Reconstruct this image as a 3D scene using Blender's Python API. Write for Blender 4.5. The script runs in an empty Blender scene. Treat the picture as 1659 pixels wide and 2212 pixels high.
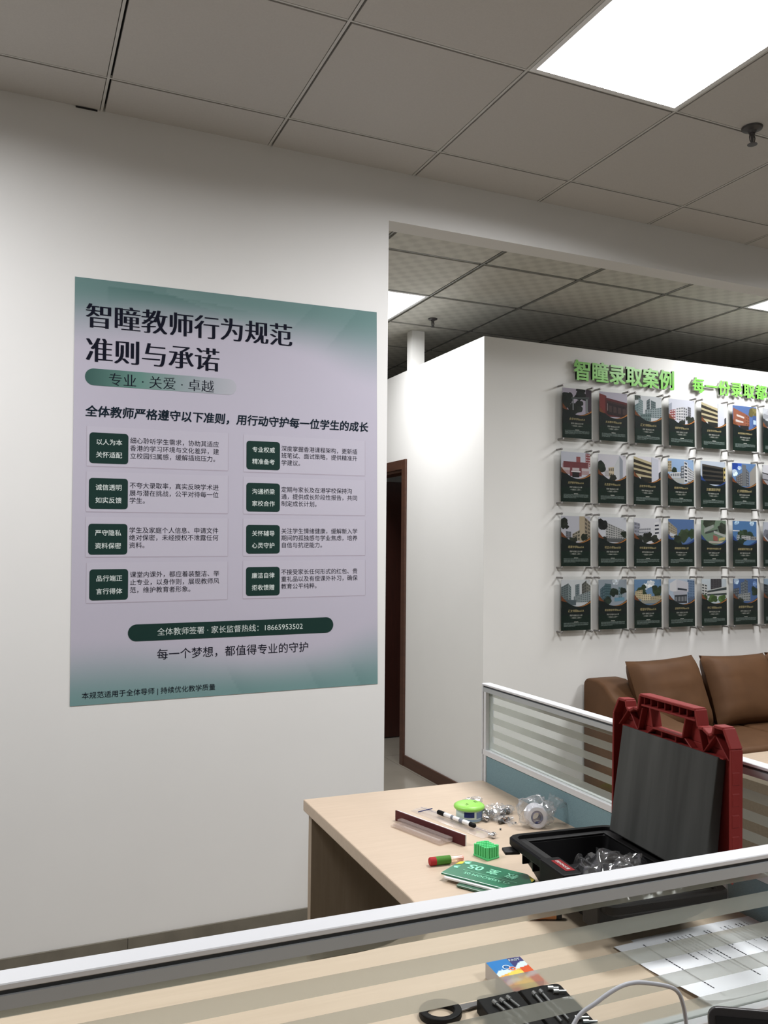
import bpy, bmesh, math, random
from mathutils import Vector, Matrix, noise

sc = bpy.context.scene
COL = sc.collection
PI = math.pi

# ------------------------------------------------------------------ camera, world, exposure
CAM_LOC = (0.0, -3.0335, 1.4122)
YAW, PITCH, ROLL, FPX = 0.4144, 0.0468, 0.0091, 1833.0
fw = Vector((math.sin(YAW) * math.cos(PITCH), math.cos(YAW) * math.cos(PITCH), math.sin(PITCH)))
r0 = Vector((math.cos(YAW), -math.sin(YAW), 0))
u0 = r0.cross(fw)
rt = r0 * math.cos(ROLL) + u0 * math.sin(ROLL)
up = -r0 * math.sin(ROLL) + u0 * math.cos(ROLL)
cam_d = bpy.data.cameras.new('camera')
cam = bpy.data.objects.new('camera', cam_d)
COL.objects.link(cam)
m = Matrix.Identity(4)
for i in range(3):
    m[i][0], m[i][1], m[i][2], m[i][3] = rt[i], up[i], -fw[i], CAM_LOC[i]
cam.matrix_world = m
cam_d.sensor_fit = 'VERTICAL'
cam_d.sensor_height = 36.0
cam_d.lens = FPX * 36.0 / 2212.0
cam_d.clip_start = 0.05
sc.camera = cam

w = bpy.data.worlds.new('world')
sc.world = w
w.use_nodes = True
w.node_tree.nodes['Background'].inputs[0].default_value = (0.9, 0.95, 1.0, 1)
w.node_tree.nodes['Background'].inputs[1].default_value = 0.05
vs = sc.view_settings
vs.view_transform = 'Standard'
vs.look = 'None'
vs.gamma = 1.0
vs.exposure = 0.0
vs.use_curve_mapping = False
sc.cycles.use_denoising = True
sc.cycles.max_bounces = 10
sc.cycles.diffuse_bounces = 5
sc.cycles.transparent_max_bounces = 24
sc.cycles.caustics_reflective = False
sc.cycles.sample_clamp_indirect = 8.0

LAMP_MAIN = 40.0      # watts of each ceiling panel in the near room
LAMP_FAR_A, LAMP_FAR_B, LAMP_FAR_C = 26.0, 27.0, 44.0     # the panels beyond the beam, the last one unseen and added
LAMP_SPREAD, FAR_SPREAD = math.radians(168), math.radians(172)   # prismatic diffusers keep the light off the ceiling line
LAMP_COL = (0.985, 0.985, 1.0)

# ------------------------------------------------------------------ materials
def lin(c):
    return tuple((x / 255 / 12.92) if x / 255 <= 0.04045 else ((x / 255 + 0.055) / 1.055) ** 2.4 for x in c)

def newmat(name):
    mt = bpy.data.materials.new(name)
    mt.use_nodes = True
    nt = mt.node_tree
    return mt, nt, nt.nodes['Principled BSDF'], nt.nodes['Material Output']

def mat(name, col, rough=0.5, metal=0.0, spec=0.5, noise_amt=0.0, noise_scale=40.0, bump=0.0, coat=0.0, stretch=None):
    """col: linear rgb albedo"""
    mt, nt, b, out = newmat(name)
    b.inputs['Base Color'].default_value = (*col, 1)
    b.inputs['Roughness'].default_value = rough
    b.inputs['Metallic'].default_value = metal
    b.inputs['Specular IOR Level'].default_value = spec
    b.inputs['Coat Weight'].default_value = coat
    b.inputs['Coat Roughness'].default_value = 0.04
    if noise_amt or bump:
        tc = nt.nodes.new('ShaderNodeTexCoord')
        mp = nt.nodes.new('ShaderNodeMapping')
        if stretch:
            mp.inputs['Scale'].default_value = stretch
        nz = nt.nodes.new('ShaderNodeTexNoise')
        nz.inputs['Scale'].default_value = noise_scale
        nz.inputs['Detail'].default_value = 4
        nt.links.new(tc.outputs['Object'], mp.inputs['Vector'])
        nt.links.new(mp.outputs['Vector'], nz.inputs['Vector'])
        if noise_amt:
            cr = nt.nodes.new('ShaderNodeValToRGB')
            cr.color_ramp.elements[0].position = 0.3
            cr.color_ramp.elements[1].position = 0.7
            cr.color_ramp.elements[0].color = (*[max(0, c * (1 - noise_amt)) for c in col], 1)
            cr.color_ramp.elements[1].color = (*[min(1, c * (1 + noise_amt)) for c in col], 1)
            nt.links.new(nz.outputs['Fac'], cr.inputs['Fac'])
            nt.links.new(cr.outputs['Color'], b.inputs['Base Color'])
        if bump:
            bp = nt.nodes.new('ShaderNodeBump')
            bp.inputs['Strength'].default_value = bump
            bp.inputs['Distance'].default_value = 0.002
            nt.links.new(nz.outputs['Fac'], bp.inputs['Height'])
            nt.links.new(bp.outputs['Normal'], b.inputs['Normal'])
    return mt

def schlick(nt, f0):
    lw = nt.nodes.new('ShaderNodeLayerWeight'); lw.inputs['Blend'].default_value = 0.5
    pw = nt.nodes.new('ShaderNodeMath'); pw.operation = 'POWER'; pw.inputs[1].default_value = 5.0
    ml = nt.nodes.new('ShaderNodeMath'); ml.operation = 'MULTIPLY_ADD'; ml.inputs[1].default_value = 0.9 - f0; ml.inputs[2].default_value = f0
    nt.links.new(lw.outputs['Facing'], pw.inputs[0]); nt.links.new(pw.outputs[0], ml.inputs[0])
    return ml.outputs[0]

def clear_mat(name, tint=(0.97, 0.98, 0.98), gloss=0.06, rough=0.03, haze=0.0, haze_col=(0.8, 0.8, 0.8)):
    """thin clear plastic or glass: light passes, a little gloss, optional milky haze"""
    mt, nt, b, out = newmat(name)
    nt.nodes.remove(b)
    tr = nt.nodes.new('ShaderNodeBsdfTransparent'); tr.inputs[0].default_value = (*tint, 1)
    gl = nt.nodes.new('ShaderNodeBsdfGlossy'); gl.inputs['Roughness'].default_value = rough
    mx = nt.nodes.new('ShaderNodeMixShader')
    nt.links.new(schlick(nt, gloss), mx.inputs[0]); nt.links.new(tr.outputs[0], mx.inputs[1]); nt.links.new(gl.outputs[0], mx.inputs[2])
    last = mx
    if haze:
        df = nt.nodes.new('ShaderNodeBsdfDiffuse'); df.inputs[0].default_value = (*haze_col, 1)
        m2 = nt.nodes.new('ShaderNodeMixShader'); m2.inputs[0].default_value = haze
        nt.links.new(mx.outputs[0], m2.inputs[1]); nt.links.new(df.outputs[0], m2.inputs[2]); last = m2
    nt.links.new(last.outputs[0], out.inputs['Surface'])
    return mt

def emit_mat(name, col, strength):
    mt, nt, b, out = newmat(name)
    nt.nodes.remove(b)
    e = nt.nodes.new('ShaderNodeEmission')
    e.inputs[0].default_value = (*col, 1); e.inputs[1].default_value = strength
    nt.links.new(e.outputs[0], out.inputs['Surface'])
    return mt

def wood_mat(name, col, dark, rough=0.42, scale=(1.0, 14.0, 14.0)):
    mt, nt, b, out = newmat(name)
    tc = nt.nodes.new('ShaderNodeTexCoord'); mp = nt.nodes.new('ShaderNodeMapping'); mp.inputs['Scale'].default_value = scale
    nz = nt.nodes.new('ShaderNodeTexNoise'); nz.inputs['Scale'].default_value = 6; nz.inputs['Detail'].default_value = 6; nz.inputs['Roughness'].default_value = 0.6
    cr = nt.nodes.new('ShaderNodeValToRGB')
    cr.color_ramp.elements[0].position = 0.3; cr.color_ramp.elements[1].position = 0.72
    cr.color_ramp.elements[0].color = (*dark, 1); cr.color_ramp.elements[1].color = (*col, 1)
    nt.links.new(tc.outputs['Object'], mp.inputs[0]); nt.links.new(mp.outputs[0], nz.inputs['Vector'])
    nt.links.new(nz.outputs['Fac'], cr.inputs[0]); nt.links.new(cr.outputs[0], b.inputs['Base Color'])
    b.inputs['Roughness'].default_value = rough
    return mt

def stripe_glass_mat(name, bounds, margin):
    """clear pane with frosted horizontal bands; bounds = z heights where clear bands begin and end (pairs), margin = clear x range"""
    mt, nt, b, out = newmat(name)
    nt.nodes.remove(b)
    N = nt.nodes.new
    tc = N('ShaderNodeTexCoord'); sp = N('ShaderNodeSeparateXYZ'); nt.links.new(tc.outputs['Object'], sp.inputs[0])
    def between(sock, lo, hi):
        a = N('ShaderNodeMath'); a.operation = 'GREATER_THAN'; a.inputs[1].default_value = lo; nt.links.new(sock, a.inputs[0])
        c = N('ShaderNodeMath'); c.operation = 'LESS_THAN'; c.inputs[1].default_value = hi; nt.links.new(sock, c.inputs[0])
        d = N('ShaderNodeMath'); d.operation = 'MULTIPLY'; nt.links.new(a.outputs[0], d.inputs[0]); nt.links.new(c.outputs[0], d.inputs[1])
        return d.outputs[0]
    tot = None
    for lo, hi in bounds:
        s = between(sp.outputs[2], lo, hi)
        if tot is None: tot = s
        else:
            a = N('ShaderNodeMath'); a.operation = 'ADD'; nt.links.new(tot, a.inputs[0]); nt.links.new(s, a.inputs[1]); tot = a.outputs[0]
    mg = None
    for lo, hi in margin:
        s = between(sp.outputs[0], lo, hi)
        if mg is None: mg = s
        else:
            a = N('ShaderNodeMath'); a.operation = 'ADD'; nt.links.new(mg, a.inputs[0]); nt.links.new(s, a.inputs[1]); mg = a.outputs[0]
    cl0 = N('ShaderNodeMath'); cl0.operation = 'MULTIPLY'; nt.links.new(tot, cl0.inputs[0]); nt.links.new(mg, cl0.inputs[1])
    bk = N('ShaderNodeMath'); bk.operation = 'GREATER_THAN'; bk.inputs[1].default_value = -0.014; nt.links.new(sp.outputs[1], bk.inputs[0])
    cl = N('ShaderNodeMath'); cl.operation = 'MAXIMUM'; nt.links.new(cl0.outputs[0], cl.inputs[0]); nt.links.new(bk.outputs[0], cl.inputs[1])   # the frosting film sits on one face only
    # clear part
    tr = N('ShaderNodeBsdfTransparent'); tr.inputs[0].default_value = (0.965, 0.985, 0.975, 1)
    gl = N('ShaderNodeBsdfGlossy'); gl.inputs['Roughness'].default_value = 0.02
    mc = N('ShaderNodeMixShader'); nt.links.new(schlick(nt, 0.006), mc.inputs[0]); nt.links.new(tr.outputs[0], mc.inputs[1]); nt.links.new(gl.outputs[0], mc.inputs[2])
    # frosted part
    rf = N('ShaderNodeBsdfRefraction'); rf.inputs['Color'].default_value = (0.88, 0.905, 0.87, 1); rf.inputs['Roughness'].default_value = 0.22; rf.inputs['IOR'].default_value = 1.06
    tl = N('ShaderNodeBsdfTranslucent'); tl.inputs[0].default_value = (0.46, 0.485, 0.44, 1)
    df = N('ShaderNodeBsdfDiffuse'); df.inputs[0].default_value = (0.42, 0.445, 0.405, 1)
    t2 = N('ShaderNodeBsdfTransparent'); t2.inputs[0].default_value = (0.88, 0.905, 0.87, 1)
    m1 = N('ShaderNodeMixShader'); m1.inputs[0].default_value = 0.45; nt.links.new(tl.outputs[0], m1.inputs[1]); nt.links.new(df.outputs[0], m1.inputs[2])
    m0 = N('ShaderNodeMixShader'); m0.inputs[0].default_value = 0.45; nt.links.new(rf.outputs[0], m0.inputs[1]); nt.links.new(t2.outputs[0], m0.inputs[2])
    m2 = N('ShaderNodeMixShader'); m2.inputs[0].default_value = 0.52; nt.links.new(m0.outputs[0], m2.inputs[1]); nt.links.new(m1.outputs[0], m2.inputs[2])
    mm = N('ShaderNodeMixShader'); nt.links.new(cl.outputs[0], mm.inputs[0]); nt.links.new(m2.outputs[0], mm.inputs[1]); nt.links.new(mc.outputs[0], mm.inputs[2])
    nt.links.new(mm.outputs[0], out.inputs['Surface'])
    return mt

M = {}
M['wall'] = mat('wall paint', (0.74, 0.735, 0.72), 0.75, spec=0.25, noise_amt=0.012, noise_scale=3, bump=0.02)
M['wall2'] = mat('partition paint', (0.78, 0.775, 0.75), 0.7, spec=0.25, noise_amt=0.01, noise_scale=4)
M['floor'] = None
M['skirt'] = mat('skirting tile', (0.16, 0.145, 0.115), 0.35, noise_amt=0.12, noise_scale=14)
M['brown'] = wood_mat('brown skirting wood', (0.085, 0.035, 0.02), (0.055, 0.022, 0.013), 0.4, (1, 1, 8))
M['door'] = wood_mat('dark door wood', (0.045, 0.012, 0.008), (0.028, 0.008, 0.005), 0.45, (14, 14, 1))
M['slab'] = mat('dark void and shadow gap', (0.02, 0.02, 0.02), 0.9)  # near-black, so the gaps between ceiling tiles read as shade
M['tbar'] = mat('ceiling bar metal', (0.55, 0.54, 0.51), 0.45)
M['tbar2'] = mat('dull grey bar metal', (0.22, 0.22, 0.20), 0.5)
M['lampframe'] = mat('lamp frame', (0.8, 0.8, 0.8), 0.4)
M['lamp'] = emit_mat('lamp diffuser', LAMP_COL, 3.0)
M['white'] = mat('white aluminium', (0.64, 0.65, 0.67), 0.4)
M['alu'] = mat('grey aluminium', (0.38, 0.40, 0.41), 0.4, metal=0.0)
M['groove'] = mat('dark groove', (0.05, 0.055, 0.06), 0.6)
M['blue'] = mat('blue fabric panel', (0.19, 0.295, 0.335), 0.9, spec=0.1, noise_amt=0.08, noise_scale=500, bump=0.2)
M['desk'] = wood_mat('pale wood laminate', (0.56, 0.445, 0.335), (0.515, 0.405, 0.30), 0.45)
M['deskside'] = wood_mat('wood end panel', (0.42, 0.33, 0.24), (0.36, 0.28, 0.20), 0.5, (14, 14, 1))
M['tablewood'] = wood_mat('shaded side wood', (0.15, 0.115, 0.08), (0.12, 0.09, 0.062), 0.5)  # pale table wood darkened, the shade on its sides is in the colour
M['leather'] = mat('brown leather', (0.105, 0.051, 0.023), 0.6, spec=0.2, noise_amt=0.12, noise_scale=7, bump=0.12)
M['red'] = mat('red plastic', (0.20, 0.021, 0.019), 0.55, spec=0.2, bump=0.03, noise_scale=200)
M['black'] = mat('black plastic', (0.0035, 0.0035, 0.004), 0.5, spec=0.12)
M['black2'] = mat('black matte lining', (0.006, 0.006, 0.006), 0.7)
M['ledge'] = mat('charcoal plastic', (0.013, 0.013, 0.013), 0.55, spec=0.25)
M['foam'] = mat('charcoal foam', (0.075, 0.077, 0.074), 0.95, spec=0.05, noise_amt=0.25, noise_scale=4, bump=0.5, stretch=(5, 1, 0.5))
M['steel'] = mat('brushed steel', (0.34, 0.34, 0.34), 0.42, metal=1.0)
M['chrome'] = mat('bright steel', (0.6, 0.6, 0.62), 0.12, metal=1.0)
M['darksteel'] = mat('dark steel', (0.10, 0.10, 0.10), 0.35, metal=0.8)
M['peg'] = mat('peg metal', (0.26, 0.25, 0.24), 0.35, metal=0.6)
M['acrylic'] = clear_mat('clear acrylic', (0.985, 0.988, 0.985), 0.02, 0.03)
M['film'] = clear_mat('crumpled clear film', (0.95, 0.955, 0.96), 0.14, 0.12, haze=0.10, haze_col=(0.85, 0.86, 0.88))
M['film_dark'] = clear_mat('thin clear film', (0.95, 0.95, 0.96), 0.13, 0.13, haze=0.04, haze_col=(0.8, 0.8, 0.82))
M['clear_thick'] = clear_mat('clear acrylic block', (0.975, 0.955, 0.945), 0.07, 0.06, haze=0.13, haze_col=(0.80, 0.70, 0.65))
M['sleeve'] = clear_mat('clear sleeve', (0.95, 0.93, 0.92), 0.06, 0.08, haze=0.16, haze_col=(0.82, 0.80, 0.80))
M['paper'] = mat('white paper', (0.82, 0.82, 0.86), 0.8)
M['ink'] = mat('black ink', (0.02, 0.02, 0.03), 0.7)
M['inkgrey'] = mat('grey ink', (0.16, 0.16, 0.19), 0.7)
M['pwhite'] = mat('white plastic', (0.80, 0.80, 0.80), 0.35)
M['lime'] = mat('lime plastic', (0.28, 0.62, 0.10), 0.4)
M['peggreen'] = mat('bright green plastic', (0.075, 0.60, 0.19), 0.4)
M['letter'] = mat('glossy green acrylic', (0.18, 0.50, 0.085), 0.22, spec=0.5)
M['letterside'] = mat('letter edge', (0.42, 0.46, 0.38), 0.3)
M['cable'] = mat('grey cable', (0.42, 0.43, 0.46), 0.45)
M['maroon'] = mat('maroon board', (0.075, 0.010, 0.013), 0.5, spec=0.3)
M['gold'] = mat('copper shell', (0.62, 0.26, 0.10), 0.3, metal=0.6)
M['screen'] = mat('black screen', (0.004, 0.004, 0.005), 0.15)
M['laptop'] = mat('dark laptop shell', (0.03, 0.028, 0.03), 0.35)
M['spr'] = mat('sprinkler metal', (0.09, 0.085, 0.085), 0.4, metal=0.5)

def flat(name, srgb, k=1.0, rough=0.6, spec=0.15):
    key = (name, srgb, k)
    if key not in M:
        M[key] = mat(name, tuple(min(1, c * k) for c in lin(srgb)), rough, spec=spec)
    return M[key]

def tile_floor():
    mt, nt, b, out = newmat('polished floor tile')
    tc = nt.nodes.new('ShaderNodeTexCoord')
    br = nt.nodes.new('ShaderNodeTexBrick')
    br.offset = 0.0
    br.inputs['Scale'].default_value = 1.0
    br.inputs['Brick Width'].default_value = 0.8; br.inputs['Row Height'].default_value = 0.8
    br.inputs['Mortar Size'].default_value = 0.002
    br.inputs['Color1'].default_value = (0.34, 0.305, 0.25, 1); br.inputs['Color2'].default_value = (0.32, 0.29, 0.24, 1)
    br.inputs['Mortar'].default_value = (0.18, 0.16, 0.13, 1)
    nz = nt.nodes.new('ShaderNodeTexNoise'); nz.inputs['Scale'].default_value = 3; nz.inputs['Detail'].default_value = 6
    mx = nt.nodes.new('ShaderNodeMix'); mx.data_type = 'RGBA'; mx.blend_type = 'MULTIPLY'; mx.inputs[0].default_value = 0.35
    nt.links.new(tc.outputs['Object'], br.inputs['Vector']); nt.links.new(tc.outputs['Object'], nz.inputs['Vector'])
    nt.links.new(br.outputs['Color'], mx.inputs[6]); nt.links.new(nz.outputs['Fac'], mx.inputs[7])
    nt.links.new(mx.outputs[2], b.inputs['Base Color'])
    b.inputs['Roughness'].default_value = 0.16
    return mt
M['floor'] = tile_floor()

def ceiling_mat(name, col, dots):
    mt, nt, b, out = newmat(name)
    b.inputs['Roughness'].default_value = 0.7
    b.inputs['Specular IOR Level'].default_value = 0.2
    tc = nt.nodes.new('ShaderNodeTexCoord')
    if dots:
        # soft staggered dot pattern pressed into the metal tiles
        sp = nt.nodes.new('ShaderNodeSeparateXYZ'); nt.links.new(tc.outputs['Object'], sp.inputs[0])
        def wave(sock):
            a = nt.nodes.new('ShaderNodeMath'); a.operation = 'MULTIPLY'; a.inputs[1].default_value = 2 * PI / 0.10
            s = nt.nodes.new('ShaderNodeMath'); s.operation = 'SINE'
            nt.links.new(sock, a.inputs[0]); nt.links.new(a.outputs[0], s.inputs[0]); return s.outputs[0]
        p = nt.nodes.new('ShaderNodeMath'); p.operation = 'MULTIPLY'
        nt.links.new(wave(sp.outputs[0]), p.inputs[0]); nt.links.new(wave(sp.outputs[1]), p.inputs[1])
        cr = nt.nodes.new('ShaderNodeMapRange'); cr.inputs[1].default_value = -0.55; cr.inputs[2].default_value = 0.35
        nt.links.new(p.outputs[0], cr.inputs[0])
        mx = nt.nodes.new('ShaderNodeMix'); mx.data_type = 'RGBA'
        mx.inputs[6].default_value = (*[c * 0.86 for c in col], 1); mx.inputs[7].default_value = (*col, 1)
        nt.links.new(cr.outputs[0], mx.inputs[0]); nt.links.new(mx.outputs[2], b.inputs['Base Color'])
    else:
        nz = nt.nodes.new('ShaderNodeTexNoise'); nz.inputs['Scale'].default_value = 180; nz.inputs['Detail'].default_value = 3
        cr = nt.nodes.new('ShaderNodeValToRGB')
        cr.color_ramp.elements[0].color = (*[c * 0.93 for c in col], 1); cr.color_ramp.elements[1].color = (*[c * 1.05 for c in col], 1)
        nt.links.new(tc.outputs['Object'], nz.inputs['Vector']); nt.links.new(nz.outputs['Fac'], cr.inputs[0]); nt.links.new(cr.outputs[0], b.inputs['Base Color'])
    return mt
M['ceil'] = ceiling_mat('plain ceiling tile', (0.53, 0.51, 0.485), False)
M['ceil2'] = ceiling_mat('perforated ceiling tile', (0.62, 0.61, 0.55), True)

# ------------------------------------------------------------------ mesh helpers
class MB:
    def __init__(s): s.v = []; s.f = []; s.mi = []
    def add(s, vs, fs, m=0):
        o = len(s.v)
        s.v += [tuple(p) for p in vs]
        for f in fs: s.f.append(tuple(i + o for i in f)); s.mi.append(m)
        return s
    def box(s, a, b, m=0):
        x0, y0, z0 = a; x1, y1, z1 = b
        return s.add([(x0, y0, z0), (x1, y0, z0), (x1, y1, z0), (x0, y1, z0), (x0, y0, z1), (x1, y0, z1), (x1, y1, z1), (x0, y1, z1)],
                     [(0, 3, 2, 1), (4, 5, 6, 7), (0, 1, 5, 4), (1, 2, 6, 5), (2, 3, 7, 6), (3, 0, 4, 7)], m)
    def prism(s, pts, a, b, axis='z', m=0):
        def P(p, h):
            if axis == 'z': return (p[0], p[1], h)
            if axis == 'y': return (p[0], h, p[1])
            return (h, p[0], p[1])
        n = len(pts)
        vs = [P(p, a) for p in pts] + [P(p, b) for p in pts]
        fs = [tuple(range(n))[::-1], tuple(range(n, 2 * n))] + [(i, (i + 1) % n, n + (i + 1) % n, n + i) for i in range(n)]
        return s.add(vs, fs, m)
    def poly(s, pts, m=0): return s.add(pts, [tuple(range(len(pts)))], m)
    def tube(s, path, r, n=10, m=0, caps=True):
        path = [Vector(p) for p in path]
        rings = []
        nrm = None
        for i, p in enumerate(path):
            t = (path[min(i + 1, len(path) - 1)] - path[max(i - 1, 0)]).normalized()
            if nrm is None:
                nrm = t.orthogonal().normalized()
            else:
                nrm = (nrm - t * nrm.dot(t)).normalized()
            bn = t.cross(nrm)
            rr = r[i] if isinstance(r, (list, tuple)) else r
            rings.append([p + (nrm * math.cos(2 * PI * k / n) + bn * math.sin(2 * PI * k / n)) * rr for k in range(n)])
        vs = [q for rg in rings for q in rg]
        fs = []
        for i in range(len(path) - 1):
            for k in range(n):
                fs.append((i * n + k, i * n + (k + 1) % n, (i + 1) * n + (k + 1) % n, (i + 1) * n + k))
        if caps:
            fs.append(tuple(range(n))[::-1]); fs.append(tuple(range((len(path) - 1) * n, len(path) * n)))
        return s.add(vs, fs, m)
    def lathe(s, prof, n=24, c=(0, 0, 0), m=0):
        vs = []
        for r, z in prof:
            for k in range(n): vs.append((c[0] + r * math.cos(2 * PI * k / n), c[1] + r * math.sin(2 * PI * k / n), c[2] + z))
        fs = []
        for i in range(len(prof) - 1):
            for k in range(n): fs.append((i * n + k, i * n + (k + 1) % n, (i + 1) * n + (k + 1) % n, (i + 1) * n + k))
        fs.append(tuple(range(n))[::-1]); fs.append(tuple(range((len(prof) - 1) * n, len(prof) * n)))
        return s.add(vs, fs, m)
    def loft(s, loops, m=0, cap0=True, cap1=True):
        n = len(loops[0]); vs = [p for l in loops for p in l]; fs = []
        for i in range(len(loops) - 1):
            for k in range(n): fs.append((i * n + k, i * n + (k + 1) % n, (i + 1) * n + (k + 1) % n, (i + 1) * n + k))
        if cap0: fs.append(tuple(range(n))[::-1])
        if cap1: fs.append(tuple(range((len(loops) - 1) * n, len(loops) * n)))
        return s.add(vs, fs, m)
    def grid(s, fn, nu, nv, m=0):
        vs = [fn(i / nu, j / nv) for j in range(nv + 1) for i in range(nu + 1)]
        fs = [(j * (nu + 1) + i, j * (nu + 1) + i + 1, (j + 1) * (nu + 1) + i + 1, (j + 1) * (nu + 1) + i) for j in range(nv) for i in range(nu)]
        return s.add(vs, fs, m)
    def xf(s, fn): s.v = [tuple(fn(p)) for p in s.v]; return s

def build(name, mb, mats, parent=None, loc=(0, 0, 0), rot=(0, 0, 0), bevel=0.0, segs=2, smooth=0.0, recalc=True):
    me = bpy.data.meshes.new(name)
    me.from_pydata(mb.v, [], mb.f)
    if not isinstance(mats, (list, tuple)): mats = [mats]
    for mt in mats: me.materials.append(mt)
    me.polygons.foreach_set('material_index', mb.mi)
    if recalc or bevel:
        bm = bmesh.new(); bm.from_mesh(me)
        if recalc: bmesh.ops.recalc_face_normals(bm, faces=bm.faces)
        if bevel:
            ed = [e for e in bm.edges if len(e.link_faces) == 2 and e.calc_face_angle(0) > 0.5]
            bmesh.ops.bevel(bm, geom=ed, offset=bevel, segments=segs, profile=0.5, affect='EDGES', clamp_overlap=True)
        bm.to_mesh(me); bm.free()
    if smooth:
        me.polygons.foreach_set('use_smooth', [True] * len(me.polygons))
        me.set_sharp_from_angle(angle=smooth)
    me.update()
    o = bpy.data.objects.new(name, me)
    COL.objects.link(o)
    o.location = loc; o.rotation_euler = rot
    if parent is not None: o.parent = parent
    return o

def tag(o, label, cat, group=None):
    o['label'] = label; o['category'] = cat
    if group: o['group'] = group
    return o

def thing(name, label, cat, loc=(0, 0, 0), rot=(0, 0, 0), group=None):
    o = bpy.data.objects.new(name, None)
    o.empty_display_size = 0.05
    COL.objects.link(o)
    o.location = loc; o.rotation_euler = rot
    return tag(o, label, cat, group)

def struct(name, mb, mats, **k):
    o = build(name, mb, mats, **k); o['kind'] = 'structure'; return o

def dup(root, loc, rot=None, label=None):
    r = root.copy(); COL.objects.link(r); r.location = loc
    if rot: r.rotation_euler = rot
    if label: r['label'] = label
    for ch in list(root.children):
        c = ch.copy(); COL.objects.link(c); c.parent = r
        for g in list(ch.children):
            d = g.copy(); COL.objects.link(d); d.parent = c
    return r

# lettering ------------------------------------------------------------
_tg = {}
def tgeo(s, extrude=0.0, offset=0.0):
    k = (s, extrude, offset)
    if k not in _tg:
        c = bpy.data.curves.new('lettering', 'FONT'); c.body = s; c.size = 1; c.resolution_u = 3; c.extrude = extrude; c.offset = offset
        o = bpy.data.objects.new('lettering', c); COL.objects.link(o)
        dg = bpy.context.evaluated_depsgraph_get(); e = o.evaluated_get(dg); me = e.to_mesh()
        _tg[k] = ([tuple(x.co) for x in me.vertices], [tuple(p.vertices) for p in me.polygons])
        e.to_mesh_clear(); bpy.data.objects.remove(o); bpy.data.curves.remove(c)
    return _tg[k]

STY = {'reg': (0.0, [(0, 0)]), 'med': (0.0, [(-.011, 0), (.011, 0), (0, .011), (0, -.011)]),
       'bold': (0.0, [(-.02, -.016), (.02, -.016), (-.02, .016), (.02, .016)]),
       'song': (-0.012, [(-.036, 0), (-.018, 0), (0, 0), (.018, 0), (.036, 0)]),
       'songlight': (-0.012, [(-.012, 0), (.012, 0)])}

def text_to(mb, s, x, y, em, put, sty='reg', m=0, width=None, shear=0.0):
    """ink starts at x, vertical ink centre at y; put maps (x, y) on the face to a point"""
    off, cps = STY[sty]
    vs, fs = tgeo(s, 0.0, off)
    if width:
        xs = [v[0] for v in vs]; em = width / (max(xs) - min(xs))
        ox = min(xs)
    else: ox = 0.05
    for q, (dx, dy) in enumerate(cps):
        mb.add([put(x + (v[0] - ox + dx + shear * (v[1] - .38)) * em, y + (v[1] - .38 + dy) * em, q * 0.00006) for v in vs], fs, m)

def roundrect(x0, y0, x1, y1, r, n=5):
    pts = []
    for cx, cy, a in ((x1 - r, y0 + r, -PI / 2), (x1 - r, y1 - r, 0), (x0 + r, y1 - r, PI / 2), (x0 + r, y0 + r, PI)):
        for i in range(n + 1): pts.append((cx + r * math.cos(a + i * PI / 2 / n), cy + r * math.sin(a + i * PI / 2 / n)))
    return pts

# ================================================================== THE ROOM
ZC, ZC2 = 2.9305, 2.90          # ceilings of the near room and the room beyond
GX, GY, SX, SY = 0.2494, -0.2248, 2.1953, 0.7187
X0, X1, Y0, Y1 = -3.6, 7.6, -6.6, 7.4
WXE, ZB = 1.344, 2.7287          # right end of the poster wall; underside of the beam

struct('floor', MB().box((X0, Y0, -0.1), (X1, Y1, 0.0)), M['floor'])
struct('wall_main', MB().box((X0, 0.0, 0.0), (WXE, 0.1, 3.05)), M['wall'])
struct('trim_1', MB().box((WXE, 0.0, ZB), (X1, 0.1, 3.05)), M['wall'])
struct('wall_left', MB().box((X0 - 0.1, Y0, 0), (X0, Y1, 3.05)), M['wall'])
struct('wall_right', MB().box((X1, Y0, 0), (X1 + 0.1, Y1, 3.05)), M['wall'])
struct('wall_rear', MB().box((X0, Y0 - 0.1, 0), (X1, Y0, 3.05)), M['wall'])
struct('wall_far', MB().box((X0, Y1, 0), (X1, Y1 + 0.1, 3.05)), M['wall'])
sk = MB()
xs = X0
while xs < WXE - 0.01:
    xe = min(xs + 0.8, WXE)
    sk.box((xs + 0.0008, -0.009, 0.0), (xe - 0.0008, 0.0, 0.1))
    xs = xe
struct('baseboard_main', sk, M['skirt'])

# office cubicle of white partition walls in the room beyond
BX, BY, BH = 2.43, 1.10, 2.64
DY0, DY1, DH = 2.166, 2.966, 1.972
bl = MB()
bl.box((BX, BY, 0), (BX + 0.1, DY0, BH)).box((BX, DY1, 0), (BX + 0.1, 6.2, BH)).box((BX, DY0, DH), (BX + 0.1, DY1, BH))
struct('wall_cubicle_left', bl, M['wall2'])
struct('wall_cubicle_front', MB().box((BX + 0.1, BY, 0), (X1, BY + 0.1, BH)), M['wall2'])
struct('wall_cubicle_back', MB().box((BX + 0.1, 6.1, 0), (X1, 6.2, BH)), M['wall2'])
struct('trim_2', MB().box((BX, 2.049, BH), (BX + 0.093, 2.125, ZC2)), M['wall2'])
struct('baseboard_cubicle', MB().box((BX - 0.013, BY - 0.013, 0), (BX, 2.111, 0.072)).box((BX - 0.013, BY - 0.013, 0), (X1, BY, 0.072)), M['brown'], bevel=0.003)
fr = MB()
for y0_, y1_ in ((2.111, DY0), (DY1, DY1 + 0.055)):
    fr.box((BX - 0.016, y0_, 0), (BX, y1_, 2.037))
fr.box((BX - 0.016, DY0, DH), (BX, DY1, 2.037))
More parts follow.
